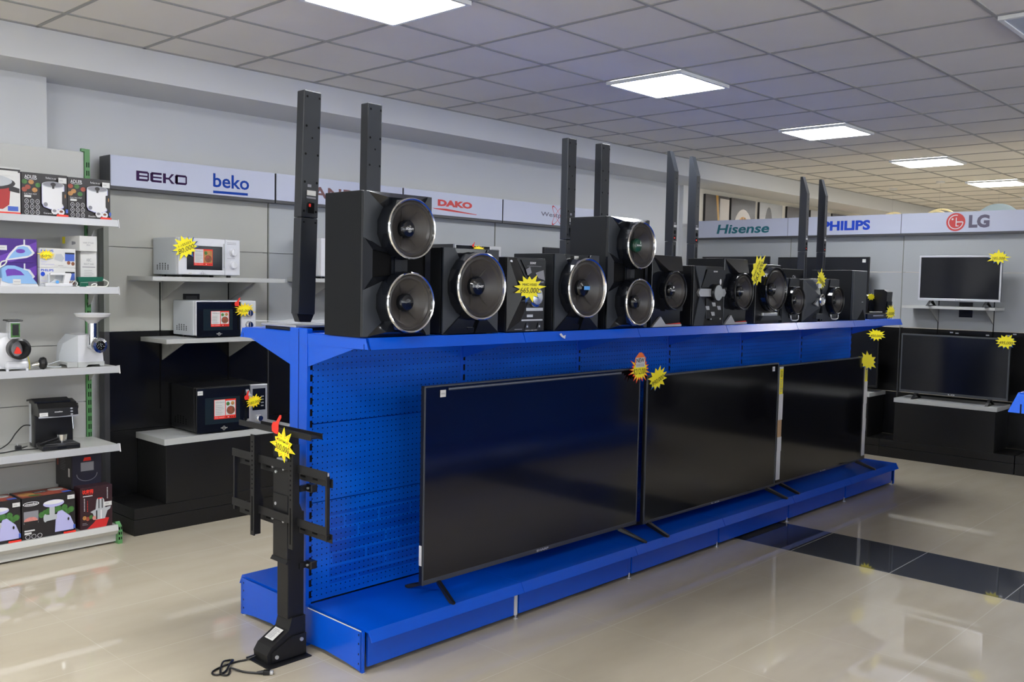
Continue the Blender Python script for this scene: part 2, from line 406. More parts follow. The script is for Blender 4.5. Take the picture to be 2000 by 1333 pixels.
# ------------------------------------------------------------------ blue gondola shelving
GA = -.0095
def peg_mat():
    M = bpy.data.materials.new('blue_perforated_panel'); M.use_nodes = True; nt = M.node_tree; b = nt.nodes['Principled BSDF']; L = nt.links; N = nt.nodes.new
    tc = N('ShaderNodeTexCoord'); sp = N('ShaderNodeSeparateXYZ'); L.new(tc.outputs['Object'], sp.inputs[0])
    def mth(op, a, b_=None):
        n = N('ShaderNodeMath'); n.operation = op
        for i, q in enumerate((a, b_)):
            if q is None: continue
            if isinstance(q, (int, float)): n.inputs[i].default_value = q
            else: L.new(q, n.inputs[i])
        return n.outputs[0]
    P = .0255
    def cc(s_, o):
        return mth('MULTIPLY', mth('SUBTRACT', mth('FRACT', mth('DIVIDE', mth('ADD', s_, o), P)), .5), P)
    a = cc(sp.outputs[0], .3); c_ = cc(sp.outputs[2], .31)
    d = mth('SQRT', mth('ADD', mth('MULTIPLY', a, a), mth('MULTIPLY', c_, c_))); hole = mth('LESS_THAN', d, .0028)
    mx = N('ShaderNodeMix'); mx.data_type = 'RGBA'; L.new(hole, mx.inputs[0]); mx.inputs[6].default_value = (.0008, .105, .62, 1); mx.inputs[7].default_value = (.0, .004, .03, 1)
    # faded rectangles where boxes once stood
    br = N('ShaderNodeTexNoise'); br.inputs['Scale'].default_value = 2.2
    mp = N('ShaderNodeMapping'); mp.inputs['Scale'].default_value = (.5, 1, 3); L.new(tc.outputs['Object'], mp.inputs[0]); L.new(mp.outputs[0], br.inputs['Vector'])
    r = N('ShaderNodeValToRGB'); r.color_ramp.elements[0].position = .45; r.color_ramp.elements[1].position = .55
    r.color_ramp.elements[0].color = (.80, .8, .85, 1); r.color_ramp.elements[1].color = (1, 1, 1, 1); L.new(br.outputs['Fac'], r.inputs[0])
    ml = N('ShaderNodeMix'); ml.data_type = 'RGBA'; ml.blend_type = 'MULTIPLY'; ml.inputs[0].default_value = 1; L.new(mx.outputs[2], ml.inputs[6]); L.new(r.outputs[0], ml.inputs[7])
    bk = N('ShaderNodeTexBrick'); bk.inputs['Scale'].default_value = 4.0; bk.inputs['Mortar Size'].default_value = .03; bk.inputs['Mortar Smooth'].default_value = .4; bk.inputs['Brick Width'].default_value = 1.7; bk.inputs['Row Height'].default_value = .22; bk.squash = .45; bk.squash_frequency = 3
    bk.inputs['Color1'].default_value = (.66, .58, .72, 1); bk.inputs['Color2'].default_value = (.76, .70, .82, 1); bk.inputs['Mortar'].default_value = (1, 1, 1, 1); bk.offset = .37
    cb = N('ShaderNodeCombineXYZ'); L.new(sp.outputs[0], cb.inputs[0]); L.new(sp.outputs[2], cb.inputs[1]); L.new(cb.outputs[0], bk.inputs['Vector'])
    reg = mth('MULTIPLY', mth('MULTIPLY', mth('GREATER_THAN', sp.outputs[0], .11), mth('LESS_THAN', sp.outputs[0], .83)), mth('MULTIPLY', mth('GREATER_THAN', sp.outputs[2], .25), mth('LESS_THAN', sp.outputs[2], .57)))
    m3 = N('ShaderNodeMix'); m3.data_type = 'RGBA'; m3.blend_type = 'MULTIPLY'; L.new(reg, m3.inputs[0]); L.new(ml.outputs[2], m3.inputs[6]); L.new(bk.outputs['Color'], m3.inputs[7])
    L.new(m3.outputs[2], b.inputs['Base Color']); b.inputs['Roughness'].default_value = .25
    return M
PEG = peg_mat()
BAY = .9
def gondola(loc, rz, label, nb=6, mirror=False):
    """local: x along the run, y=0 the front face of the uprights, front side y<0; height 1.39"""
    t = thing('display_gondola', label, 'display shelving', loc, rz)
    L = nb*BAY
    th = .13
    for k in range(nb+1):
        x = k*BAY
        m_ = MB()
        m_.box(x-.015, x+.015, 0, .06, .0, 1.388, BLUE, .002)
        m_.box(x-.015, x+.015, .066, th, .0, 1.388, BLUE, .002)
        m_.box(x-.012, x+.012, .06, .066, .02, 1.37, SLOT)
        for yy, s_ in ((-.0008, 1), (th+.0008, 1)):
            z = .21
            while z < 1.3:
                m_.box(x+.003, x+.0145, yy-.0006, yy+.0006, z, z+.030, SLOT); z += .05
        m_.build('upright', t)
    for side in (-1, 1):
        yb = 0 if side < 0 else th
        def Y(d): return yb+side*d      # d measured outward
        def bx(m_, x0, x1, d0, d1, z0, z1, mm, bev=0):
            a, b_ = sorted((Y(d0), Y(d1))); m_.box(x0, x1, a, b_, z0, z1, mm, bev)
        for k in range(nb):
            x = k*BAY
            for (z0, z1) in ((.19, .626), (.630, .972), (.976, 1.325)):
                m_ = MB(); bx(m_, x+.016, x+BAY-.016, -.012, -.001, z0, z1, PEG); m_.build('perforated_panel', t)
            # base deck with rolled lip
            d = .425
            m_ = MB(); a, b_ = x+.002, x+BAY-.002
            m_.prism([(Y(0.002), .172), (Y(d), .172), (Y(d+.022), .138), (Y(d+.026), .140), (Y(d+.003), .184), (Y(0.002), .184)], 'x', a, b_, BLUE)
            m_.build('base_deck', t)
            m_ = MB(); bx(m_, x+.018, x+BAY-.018, d-.035, d-.025, .022, .168, BLUE); m_.build('kick_panel', t)
            # top shelf
            d = .405
            m_ = MB()
            m_.prism([(Y(0.0), 1.355), (Y(d), 1.355), (Y(d+.018), 1.322), (Y(d+.022), 1.324), (Y(d+.002), 1.370), (Y(0.0), 1.370)], 'x', a, b_, BLUE)
            bx(m_, a, b_, .0, .004, 1.33, 1.37, BLUE)
            m_.build('top_shelf', t)
        for k in range(nb+1):
            x = k*BAY
            m_ = MB(); s_ = 1
            # end bracket: folded arm and triangular brace
            xa = x-.012 if k == 0 else (x-.002 if k < nb else x+.009)
            m_.prism([(Y(.001), 1.368), (Y(.405), 1.368), (Y(.423), 1.324), (Y(.001), 1.320)], 'x', xa, xa+.003, BLUE)
            m_.prism([(Y(.001), 1.322), (Y(.33), 1.322), (Y(.001), 1.225)], 'x', xa+.002, xa+.005, BLUE)
            if k == 0:
                m_.prism([(Y(.395), 1.3235), (Y(.398), 1.3235), (Y(.398), 1.345), (Y(.395), 1.345)], 'x', xa-.0006, xa+.001, SLOT)
            m_.build('shelf_bracket', t)
            m_ = MB()
            if k in (0, nb):
                xb = x-.015 if k == 0 else x+.012
                m_.prism([(Y(.002), .18), (Y(.405), .18), (Y(.405), .008), (Y(.30), .02), (Y(.15), .028), (Y(.002), .022)], 'x', xb, xb+.003, BLUE)
                bx(m_, xb, xb+.012, .392, .408, .006, .178, BLUE)
                for zz in (.035, .075, .118, .155): bx(m_, xb-.0006, xb+.001, .380, .386, zz, zz+.008, SLOT)
                bx(m_, xb-.0004, xb+.001, .02, .40, .175, .180, SCUFF if k == 0 and side < 0 else BLUE)
            else:
                bx(m_, x-.010, x+.010, .0, .395, .022, .170, BLUE)
            mb2 = m_.build('base_bracket', t)
            m_ = MB(); yy = Y(.395)
            m_.cyl((x, yy, 0), (x, yy, .006), .013, SILVER, n=12); m_.cyl((x, yy, .006), (x, yy, .03), .005, SILVER, n=8)
            m_.build('levelling_foot', t)
    return t
gA = gondola((2.30, 3.352, 0), GA, 'long blue steel display gondola with perforated back, in the middle of the shop')
# scuffs of bare paint on the front lips (part of the gondola)
m_ = MB()
for (x, w_) in ((1.12, .02), (1.38, .012), (1.52, .008), (.30, .02), (2.9, .016), (3.35, .02)):
    a = Art(m_, (x, -.4262, .176), (1, 0, 0), (0, -.47, -.88), .03, .03, .001)
    pts = [(random.random()*.4+.3*math.cos(q)+.3, .5+.45*math.sin(q)*random.random()) for q in [k*PI/4 for k in range(8)]]
    a.poly(pts, SCUFF)
a = Art(m_, (1.14, -.4235, 1.362), (1, 0, 0), (0, -.41, -.91), .05, .05, .0012); a.poly([(.0, .1), (.3, 0), (.5, .3), (.9, .2), (.6, .6), (.2, .4)], SCUFF)
m_.build('paint_scuff', gA, kind='stuff')
m_ = MB(); m_.box(.885, .905, -.402, -.396, .02, .155, INKW); m_.build('bare_joint_strip', gA, 'white bare strip between the first two kick panels')
gB = gondola((2.35, .2, 0), 0, 'blue display gondola shelf corner entering at the right edge', nb=6)
gB.location = (2.35, 1.07, 0)
gB.location.y = .655+.427-.13+.0-.0
gB.location = (2.362, .075, 0)

# ------------------------------------------------------------------ televisions
def tv(name, label, w_, h, loc, rz, bez=MATBLK, bw=.010, bb=.022, scr=SCREEN, legs=(.1, .9, .012, .04), z0=.06, depth=.05, logo=None, cat='television', legx=.16, sticker=True, group=None, tilt=0):
    """front faces -y, x from 0 to w, panel bottom at z0 above what it stands on"""
    t = thing(name, label, cat, loc, rz, group)
    m_ = MB()
    m_.box(0, w_, .0, .022, z0, z0+h, BLKPL, .003)
    m_.build('panel_body', t)
    m_ = MB()
    m_.box(w_*.15, w_*.85, .0225, depth, z0+.02, z0+h*.55, BLKPL, .01); m_.build('back_housing', t)
    m_ = MB(); y = -.004
    m_.box(0, w_, y, 0, z0, z0+bb, bez, .0015); m_.box(0, w_, y, 0, z0+h-bw, z0+h, bez, .0015)
    m_.box(0, bw, y, 0, z0+bb, z0+h-bw, bez, .0015); m_.box(w_-bw, w_, y, 0, z0+bb, z0+h-bw, bez, .0015)
    m_.build('bezel', t)
    m_ = MB(); m_.box(bw, w_-bw, -.0025, -.0002, z0+bb, z0+h-bw, scr); m_.build('screen', t)
    if logo:
        m_ = MB(); lw = min(.09, w_*.06); a = Art(m_, (w_/2-lw/2, -.0042, z0+bb*.25), (1, 0, 0), (0, 0, 1), lw, bb*.5); a.txt(logo, 0, 1, 0, 1, INKW if bez is not TVSILVER else INKG, bold=.02); m_.build('logo', t)
    for s_ in (0, 1):
        x = w_*legx if s_ == 0 else w_*(1-legx)
        if isinstance(legs, tuple): x = legs[s_]
        m_ = MB(); sg = -1 if s_ == 0 else 1
        if legs != 'a':
            hw, dx = legs[2], legs[3]*sg
            for dy in (-.15, .155):
                a_ = [(x-hw, .004, z0+.014), (x+hw, .004, z0+.014), (x+hw, .022, z0+.014), (x-hw, .022, z0+.014)]
                tx = x+dx; ty = .012+dy; k_ = .6
                b_ = [(tx-hw*k_, ty-.012, 0), (tx+hw*k_, ty-.012, 0), (tx+hw*k_, ty+.012, 0), (tx-hw*k_, ty+.012, 0)]
                c_ = [(tx-hw*k_, ty-.012, .010), (tx+hw*k_, ty-.012, .010), (tx+hw*k_, ty+.012, .010), (tx-hw*k_, ty+.012, .010)]
                e_ = [(x-hw, .004, z0-.012), (x+hw, .004, z0-.012), (x+hw, .022, z0-.012), (x-hw, .022, z0-.012)]
                if dy < 0: vs = [a_[3], a_[2], e_[1], e_[0], c_[0], c_[1], b_[1], b_[0], c_[3], c_[2], b_[2], b_[3]]
                else: vs = [a_[0], a_[1], e_[2], e_[3], c_[3], c_[2], b_[2], b_[3], c_[0], c_[1], b_[1], b_[0]]
                # strut: top pair, lower pair, foot tip quad, foot heel quad
                m_.add(vs, [(0, 1, 5, 4), (4, 5, 6, 7), (3, 2, 10, 11), (0, 4, 7, 11, 3), (1, 2, 10, 6, 5), (7, 6, 10, 11), (0, 3, 2, 1)], BLKPL)
        else:
            for dy in (-.09, .10):
                m_.prism([(.012, z0+.012), (.022, z0+.012), (.012+dy+.012*(1 if dy > 0 else 0), 0.0), (.012+dy-.012*(1 if dy < 0 else 0), 0), (.012+dy, .006), (.006, z0-.005)], 'x', x-.012, x+.012, BLKPL)
            m_.box(x-.011, x+.011, -.075, .11, 0, .006, BLKPL)
        m_.build('leg', t)
    if sticker:
        m_ = MB(); a = Art(m_, (w_*sticker if not isinstance(sticker, bool) else .09, -.0045, z0+h-.055), (1, 0, 0), (0, 0, 1), .034, .032); a.rect(0, 1, 0, 1, PAPER); a.txt('48900', .12, .88, .35, .6, INKG); m_.build('sticker', t)
    return t
def gyv(x): return 3.352+GA*(x-2.30)
tvA = tv('television', 'largest black flat television on the blue deck, nearest the camera', 1.60, .895, (2.70, gyv(2.7)-.285, .184), GA, z0=.060, logo='SHARP', bez=TVGREY, bb=.022, bw=.008, legs=(.105, 1.45, .011, .045))
tvB = tv('television', 'black flat television in the middle of the blue deck, straight splayed legs', 1.535, .855, (4.345, gyv(4.35)-.30, .184), GA, z0=.052, logo='LG', bez=TVGREY, legs=(.055, 1.43, .016, .012), bb=.016, sticker=.94)
tvC = tv('television', 'black flat television with white paper strips at the right end of the blue deck', 1.49, .835, (5.90, gyv(5.9)-.285, .184), GA, z0=.050, logo='LG', bez=TVGREY, legs=(.10, 1.35, .014, .012), bb=.014, sticker=False)
m_ = MB(); a = Art(m_, (-.0045, .002, .12), (0, 1, 0), (0, 0, 1), .016, .06); m_.box(-.003, -.0005, .002, .018, .15, .24, PAPER); m_.build('side_label', tvA)
m_ = MB(); m_.box(.14, 1.42, -.0055, -.0042, .928, .940, TVGREY); m_.box(.14, 1.42, -.0058, -.0056, .9335, .9355, SILVER); m_.build('film_edge', tvA)
for (x, s1) in ((.012, 1), (1.49-.072, 0)):
    m_ = MB(); z = .085
    segs = ((.0, .20, PAPER, 0), (.20, .30, PAPER, .004), (.30, .42, CARDB if s1 else PAPER, 0), (.42, .60, PAPER, .006), (.60, .79, PAPER, 0))
    for (a0, a1, mm, dx) in segs:
        m_.box(x+dx*.5, x+.055+dx, -.0075-(.001 if dx else 0), -.0046, z+a0, z+a1, mm)
    a = Art(m_, (x+.004, -.0086, z+.60), (1, 0, 0), (0, 0, 1), .047, .175, .0005); a.rect(0, 1, 0, 1, YEL); a.ell(.5, .8, .36, .13, INK); a.ell(.5, .8, .30, .105, YEL); a.poly([(.4, .72), (.62, .72), (.56, .88), (.45, .86)], INK); a.lines(.1, .9, .08, .6, 9, INKG)
    m_.build('paper_strip', tvC, 'white paper strip with a yellow warning label')
# other department
rzR = -PI/2
tv('television', 'small silver-framed television on the wall shelf under the red round logo', .72, .42, (9.06, 3.25, 1.463), rzR, bez=TVSILVER, bw=.016, bb=.022, scr=SCREEN2, legs='a', z0=.05, logo='LG', sticker=False)
tv('television', 'grey-framed television standing on the white-topped black pedestal at far right', .955, .56, (9.03, 3.375, .578), rzR, bez=TVGREY, bw=.014, bb=.024, scr=SCREEN2, legs='a', z0=.055, logo='LG', sticker=False)
tv('television', 'black television on the low pedestal just behind the far end of the gondola', .97, .565, (9.05, 4.57, .60), rzR, scr=SCREEN2, legs='a', z0=.045, sticker=False)
tv('television', 'black television on the shelf under the blue five-letter sign, behind speakers', .97, .50, (9.06, 4.70, 1.38), rzR, scr=SCREEN2, legs='a', z0=.045, sticker=.93)
tv('television', 'black television on the shelf under the teal lettered sign', .82, .47, (9.06, 5.62, 1.42), rzR, scr=SCREEN2, legs='a', z0=.045, sticker=False)
tv('television', 'black television top edge on the back wall behind the middle speakers', .62, .40, (6.33, 5.58, 1.49), 0, scr=SCREEN2, legs='a', z0=.04, sticker=False)

# ------------------------------------------------------------------ wall display units
def wall_unit(label, w_, loc, rz, logo, panel=GREYPANEL, rails=(.30, .70), sign_d=.09, wide=False):
    """x 0..w, front of the back panel at y=0 (front is -y)"""
    t = thing('wall_display_unit', label, 'display unit', loc, rz, )
    m_ = MB(); m_.box(.028 if wide else .002, w_-.002, 0, .018, 1.784, 2.15, panel); m_.build('upper_panel', t)
    m_ = MB(); m_.box(.028 if wide else .002, w_-.002, 0, .018, 1.240, 1.780, panel); m_.build('middle_panel', t)
    m_ = MB(); m_.box(.028 if wide else .002, w_-.002, 0, .018, .60, 1.236, BLACKPANEL); m_.build('lower_panel', t)
    m_ = MB(); m_.box(.028 if wide else .002, w_-.002, 0, .018, .17, .597, BLACKPANEL); m_.build('bottom_panel', t)
    m_ = MB(); fw = .027 if wide else .001; m_.box(-.006, fw, -.004, .07, 1.24, 2.137, FRAMEG); m_.box(-.006, fw, -.004, .07, .0, 1.239, DARKMET); m_.build('side_frame', t)
    m_ = MB()
    m_.box(0, w_, -sign_d, .06, 2.158, 2.348, DARKMET); m_.box(0, w_, -sign_d-.001, -.02, 2.138, 2.156, DARKMET)
    sg = m_.build('sign_box', t)
    m_ = MB(); m_.box(.003, w_-.003, -sign_d-.005, -sign_d-.0005, 2.158, 2.348, SIGN)
    fc = m_.build('sign_face', t)
    for lg in ((lg_beko1, lg_beko2) if logo is lg_beko else (logo,)):
        if lg is None: continue
        m_ = MB(); lg(m_, lambda x0, x1, z0, z1: Art(m_, (x0, -sign_d-.005, z0), (1, 0, 0), (0, 0, 1), x1-x0, z1-z0))
        m_.build('lettering', fc)
    for k, r in enumerate(rails):
        x = r*w_
        m_ = MB(); m_.box(x-.004, x+.004, -.002, .0005, .72, 1.56, SLOT); m_.build('shelf_rail', t)
    m_ = MB()
    m_.box(.001, w_-.001, -.40, .0, .102, .17, BLACKPL, .002); m_.box(.001, w_-.001, -.398, .0, .0, .099, BLACKPL, .002)
    m_.build('plinth', t)
    return t
def shelf(label, x0, x1, z, loc, rz, bx, d=.36, th=.028, g='wall shelves'):
    t = thing('wall_shelf', label, 'shelf', loc, rz)
    m_ = MB(); m_.box(x0, x1, -d, -.003, z-th, z, GREYSHELF, .0015); m_.build('shelf_board', t)
    for x in bx:
        m_ = MB(); m_.prism([(-.003, z-th-.001), (-d*.85, z-th-.001), (-.003, z-th-.13)], 'x', x-.004, x+.004, BRACK); m_.build('bracket', t)
    return t
def pedestal(label, x0, x1, loc, rz, z1=.58, d=.40, inset=.012):
    t = thing('pedestal', label, 'pedestal', loc, rz)
    m_ = MB(); m_.box(x0+inset, x1-inset, -d+.004, -.003, .1705, z1-.04, BLACKPL, .002); m_.build('body', t)
    m_ = MB(); m_.box(x0, x1, -d, -.003, z1-.0395, z1, GREYSHELF, .0015); m_.build('top_board', t)
    return t
def lg_beko(m_, A):
    return lg_beko1, lg_beko2
def lg_beko1(m_, A):
    a = A(.165, .505, 2.203, 2.266)
    def bar(x0, x1, y0, y1): a.rect(x0, x1, y0, y1, INKPUR); a.e -= a.de
    # wide square letters B E K O
    for (x0, nm) in ((0, 'B'), (.27, 'E'), (.52, 'K'), (.76, 'O')):
        w_ = .245; th = .058; tv_ = .22
        if nm in 'BO':
            if nm == 'B': bar(x0, x0+th, 0, 1)
            else: bar(x0, x0+th, .1, .9); bar(x0+.02, x0+th, 0, 1)
            bar(x0+th, x0+w_-.02, 0, tv_); bar(x0+th, x0+w_-.02, 1-tv_, 1); bar(x0+w_-.03, x0+w_, .1, .9)
            if nm == 'B': bar(x0+th, x0+w_-.02, .42, .58)
        if nm == 'E':
            bar(x0, x0+th, .1, .9); bar(x0+.02, x0+w_-.02, 0, tv_); bar(x0+.02, x0+w_-.02, 1-tv_, 1); bar(x0+th, x0+w_-.02, .42, .58)
        if nm == 'K':
            bar(x0, x0+th, 0, 1); bar(x0+th, x0+.12, .4, .6)
            a.poly([(x0+.10, .5), (x0+.17, 1), (x0+.225, 1), (x0+.14, .5)], INKPUR); a.poly([(x0+.10, .5), (x0+.17, 0), (x0+.235, 0), (x0+.14, .5)], INKPUR)
def lg_beko2(m_, A):
    a = A(.695, .968, 2.209, 2.302); a.txt('beko', 0, 1, 0, 1, INKBLU, bold=.018)
    a = A(.695, .958, 2.168, 2.196); a.poly([(0, 0), (1, .1), (1, .72), (0, .62)], INKBLU)
def lg_candy(m_, A):
    a = A(.19, .83, 2.20, 2.285); a.txt('CANDY', 0, 1, 0, 1, INKBROWN, bold=.02)
def lg_dako(m_, A):
    a = A(.37, .77, 2.232, 2.288); a.txt('DAKO', 0, 1, 0, 1, INKRED, bold=.06)
    a = A(.31, .83, 2.185, 2.215); a.poly([(0, .85), (.3, 1), (1, .15), (.98, .0), (.35, .35), (.05, .65)], INKRED)
def lg_west(m_, A):
    a = A(.51, .98, 2.222, 2.274); a.txt('Westpoint', 0, 1, 0, 1, INKGREY, bold=.008)
    a = A(.62, .88, 2.178, 2.322); a.ring(.5, .5, .46, .22, .88, INKRED, rot=.85); a.ring(.5, .5, .46, .22, .88, INKRED, rot=-.85)
uz = 5.92
U1 = wall_unit('tall wall display unit with dark purple and blue lettered sign, at left', 1.175, (2.52, uz, 0), 0, lg_beko, rails=(.31, .735), wide=True)
U2 = wall_unit('wall display unit with a brown lettered sign, mostly behind the tower speaker', 1.17, (3.705, uz, 0), 0, lg_candy, panel=GREYPANEL2)
U3 = wall_unit('wall display unit with the red lettered and underlined sign', 1.15, (4.885, uz, 0), 0, lg_dako, panel=GREYPANEL2)
U4 = wall_unit('wall display unit with the sign of grey letters crossed by red loops', 1.33, (6.045, uz, 0), 0, lg_west, panel=GREYPANEL2)
O = (0, uz, 0)
shelf('upper light grey wall shelf holding the white microwave', 2.664, 3.61, 1.598, O, 0, (2.90, 3.39))
shelf('lower light grey wall shelf holding the black-doored white microwave', 2.75, 3.60, 1.203, O, 0, (2.90, 3.39))
pedestal('black pedestal with light grey top under the black microwave', 2.715, 3.67, O, 0)
shelf('light grey wall shelf glimpsed between the tall tower and big speaker', 3.86, 4.80, 1.606, O, 0, (4.05, 4.6))
shelf('wall shelf carrying the silver oven, hidden behind the speakers', 4.92, 5.95, 1.606, O, 0, (5.2, 5.7))
shelf('wall shelf carrying the television behind the middle speakers', 6.25, 7.10, 1.488, O, 0, (6.4, 6.95))
m_ = MB(); m_.box(3.045, 3.165, uz-.006, uz-.0005, 1.40, 1.485, BLKPL, .002); m_.box(3.065, 3.145, uz-.0075, uz-.0055, 1.415, 1.47, DARKMET)
tag(m_.build('wall_socket'), 'black wall socket plate above the black-doored microwave', 'socket')
# right-hand run faces -x ; local x runs towards -y
def lg_his(m_, A):
    a = A(.33, .975, 2.197, 2.300); a.txt('Hisense', 0, 1, 0, 1, INKTEAL, bold=.025, shear=.15)
def lg_phi(m_, A):
    a = A(.385, .885, 2.200, 2.300); a.txt('PHILIPS', 0, 1, 0, 1, INKBLU2, bold=.045)
def lg_lg(m_, A):
    a = A(.42, .59, 2.168, 2.338); a.ell(.5, .5, .5, .5, INKRED, 36)
    a.ring(.5, .5, .40, .40, .88, INKW, 30, t0=PI*.42, t1=PI*2.0); a.rect(.50, .86, .47, .53, INKW); a.rect(.50, .55, .28, .74, INKW); a.rect(.50, .66, .26, .31, INKW); a.ell(.33, .66, .055, .055, INKW)
    a = A(.62, .80, 2.195, 2.315); a.txt('LG', 0, 1, 0, 1, INKGREY, bold=.05)
px = 9.33
R1 = wall_unit('wall display unit with the teal lettered sign', 1.19, (px, 5.885, 0), rzR, lg_his, panel=GREYPANEL2, rails=(.3, .7))
R2 = wall_unit('wall display unit with the bright blue lettered sign', 1.19, (px, 4.695, 0), rzR, lg_phi, panel=GREYPANEL2, rails=(.3, .7))
R3 = wall_unit('wall display unit with the round red emblem sign at right', 1.19, (px, 3.505, 0), rzR, lg_lg, panel=GREYPANEL2, rails=(.30, .715))
R4 = wall_unit('wall display unit beyond the right edge with a plain sign', 1.19, (px, 2.31, 0), rzR, None, panel=GREYPANEL2)
for k in range(4):
    wall_unit('wall display unit of the right-hand run, outside the photo', 1.19, (px, 1.115-1.195*k, 0), rzR, None, panel=GREYPANEL2)['group'] = 'display units outside the photo'
O = (px, 0, 0)
def ly(y): return -y      # local x for world y
shelf('light grey wall shelf under the small silver television', ly(3.39), ly(2.565), 1.462, O, rzR, (ly(3.15), ly(2.66)), d=.29, th=.026)
shelf('wall shelf under the black television, behind the bookshelf speakers', ly(4.75), ly(3.70), 1.38, O, rzR, (ly(4.4), ly(3.9)), d=.31)
shelf('wall shelf under the television beside the corner', ly(5.70), ly(4.78), 1.42, O, rzR, (ly(5.4), ly(5.0)), d=.31)
pedestal('black pedestal with light grey top at far right below the grey television', ly(3.385), ly(2.475), O, rzR, z1=.578)
pedestal('black pedestal with light grey top partly behind the gondola end', ly(4.60), ly(3.62), O, rzR, z1=.60)
for k in range(5):
    y_ = 2.18-1.195*k
    pedestal('black pedestal with light grey top, outside the photo along the right-hand run', ly(y_), ly(y_-.92), O, rzR, z1=.58)['group'] = 'pedestals outside the photo'
m_ = MB(); m_.box(-.006, 0, -.06, .06, 1.36, 1.50, MATS['black_gloss_laminate'], .001); o = m_.build('wall_socket'); o.location = (px-.0005, 2.90, 0)
tag(o, 'dark socket plate on the grey panel below the small silver television', 'socket')
m_ = MB()
for (y, z) in ((3.02, 1.205), (2.97, 1.2), (2.70, 1.195), (2.52, 1.2), (2.47, 1.215)):
    m_.box(px-.004, px-.0005, y-.014, y+.014, z, z+.012, SILVER)
tag(m_.build('wall_clips'), 'small metal clips on the black panel above the grey television', 'clips')['kind'] = 'stuff'

# ------------------------------------------------------------------ microwaves
def microwave(label, w_, h, d, loc, rz, body, face, dark, style):
    t = thing('microwave', label, 'microwave', loc, rz)
    m_ = MB(); m_.box(0, w_, .03, d, .014, h, body, .006)
    for fx in (.05, w_-.05):
        for fy in (.06, d-.05): m_.cyl((fx, fy, 0), (fx, fy, .016), .015, BLKPL, n=10)
    a = Art(m_, (0, d-.02, .02), (0, -1, 0), (0, 0, 1), d-.06, h-.04, .0006)
    for q in range(5):
        for r in range(4 if q in (1, 2, 3) else 3):
            a.rect(.12+q*.13, .12+q*.13+.05, .12+r*.055, .12+r*.055+.035, SLOT); a.e -= a.de
    m_.build('casing', t)
    m_ = MB(); dw = w_*.745
    if style == 'white':
        m_.box(.002, dw, .0, .0295, .016, h-.002, face, .004)
        a = Art(m_, (0, -.0002, 0), (1, 0, 0), (0, 0, 1), w_, h); a.rect(.13, .70, .19, .80, BLKPL); a.rect(.135, .695, .20, .79, SCREEN2)
    else:
        m_.box(.002, dw, .0, .0295, .016, h-.002, BLKPL if style == 'black' else face, .004)
        a = Art(m_, (0, -.0002, 0), (1, 0, 0), (0, 0, 1), w_, h)
        a.rect(.015, .735, .03, .97, GLOSSBLK); a.rect(.12, .60, .20, .77, OVENGLASS)
    # cardboard sticker
    a = Art(m_, (w_*.24, -.0015, h*.30), (1, 0, 0), (0, 0, 1), w_*.30, h*.42)
    a.rect(0, 1, 0, 1, TAGRED); a.rect(.02, .50, .16, .98, PAPER); a.rect(.53, .97, .17, .92, FOODO if style == 'white' else PAPER)
    a.ell(.76, .42, .19, .22, FOODB); a.ell(.72, .50, .1, .1, FOODR); a.ell(.63, .76, .08, .10, FOODG); a.ell(.84, .78, .08, .1, FOODO)
    a.txt('Whirlpool', .06, .46, .80, .90, INKG); a.lines(.06, .46, .22, .74, 6, INKG, .18); a.txt('Easy control', .04, .45, .045, .115, INKW)
    for q in range(5): a.ell(.55+q*.09, .08, .022, .035, INKW if q == 1 else INK, 10)
    a = Art(m_, (0, -.0015, 0), (1, 0, 0), (0, 0, 1), w_, h)
    if style == 'black': a.rect(.02, .09, .84, .93, PAPER); a.txt('48900', .03, .08, .87, .90, INKG)
    elif style == 'white': a.rect(.15, .21, .07, .12, PAPER); a.txt('48900', .155, .205, .085, .105, INKG)
    a.txt('Whirlpool', .33, .42, .08, .115, INKW if style != 'white' else INKG); a.ring(.375, .098, .02, .045, .85, INKW if style != 'white' else INKG)
    m_.build('door', t)
    m_ = MB()
    if style == 'white': m_.box(w_*.715, w_*.735, -.022, -.0, .06, h-.03, WHITEMET, .004)
    elif style == 'black':
        hx = w_*.70; m_.box(hx, hx+.018, -.032, -.026, .055, h-.065, SILVER, .002); m_.prism([(0, .035), (-.032, .075), (-.026, .08), (0, .055)], 'x', hx-.01, hx+.012, SILVER); m_.prism([(0, h-.03), (-.032, h-.07), (-.026, h-.075), (0, h-.05)], 'x', hx-.01, hx+.012, SILVER)
    else: m_.box(w_*.69, w_*.72, -.012, -.001, .05, h-.04, GLOSSBLK, .004)
    m_.build('handle', t)
    m_ = MB(); m_.box(dw+.002, w_-.001, .0, .0295, .016, h-.002, SILVER if style == 'black' else face, .004)
    a = Art(m_, (0, -.0002, 0), (1, 0, 0), (0, 0, 1), w_, h)
    if style == 'black':
        a.rect(.78, .965, .42, .90, GLOSSBLK)
        for q in range(4): a.rect(.90, .94, .50+q*.07, .525+q*.07, INKG)
    else: a.lines(.78, .97, .86, .93, 2, INKG, .3); a.lines(.78, .97, .49, .52, 1, INKG, .3)
    m_.build('control_panel', t)
    for zz in ((.66, .33) if style != 'black' else (.24,)):
        m_ = MB(); xx = w_*(.875 if style != 'black' else .87); r = h*.095 if style != 'black' else .022
        m_.lathe((xx, 0, h*zz), (0, -1, 0), [(r*1.15, 0), (r*1.1, .004), (r, .005), (r*.95, .022), (r*.8, .025), (0, .025)], WHITEPL if style == 'white' else STEEL, 24)
        if style != 'black': m_.box(xx-.003, xx+.003, -.028, -.02, h*zz-r*.9, h*zz+r*.9, WHITEPL if style == 'white' else STEEL)
        m_.build('knob', t)
    return t
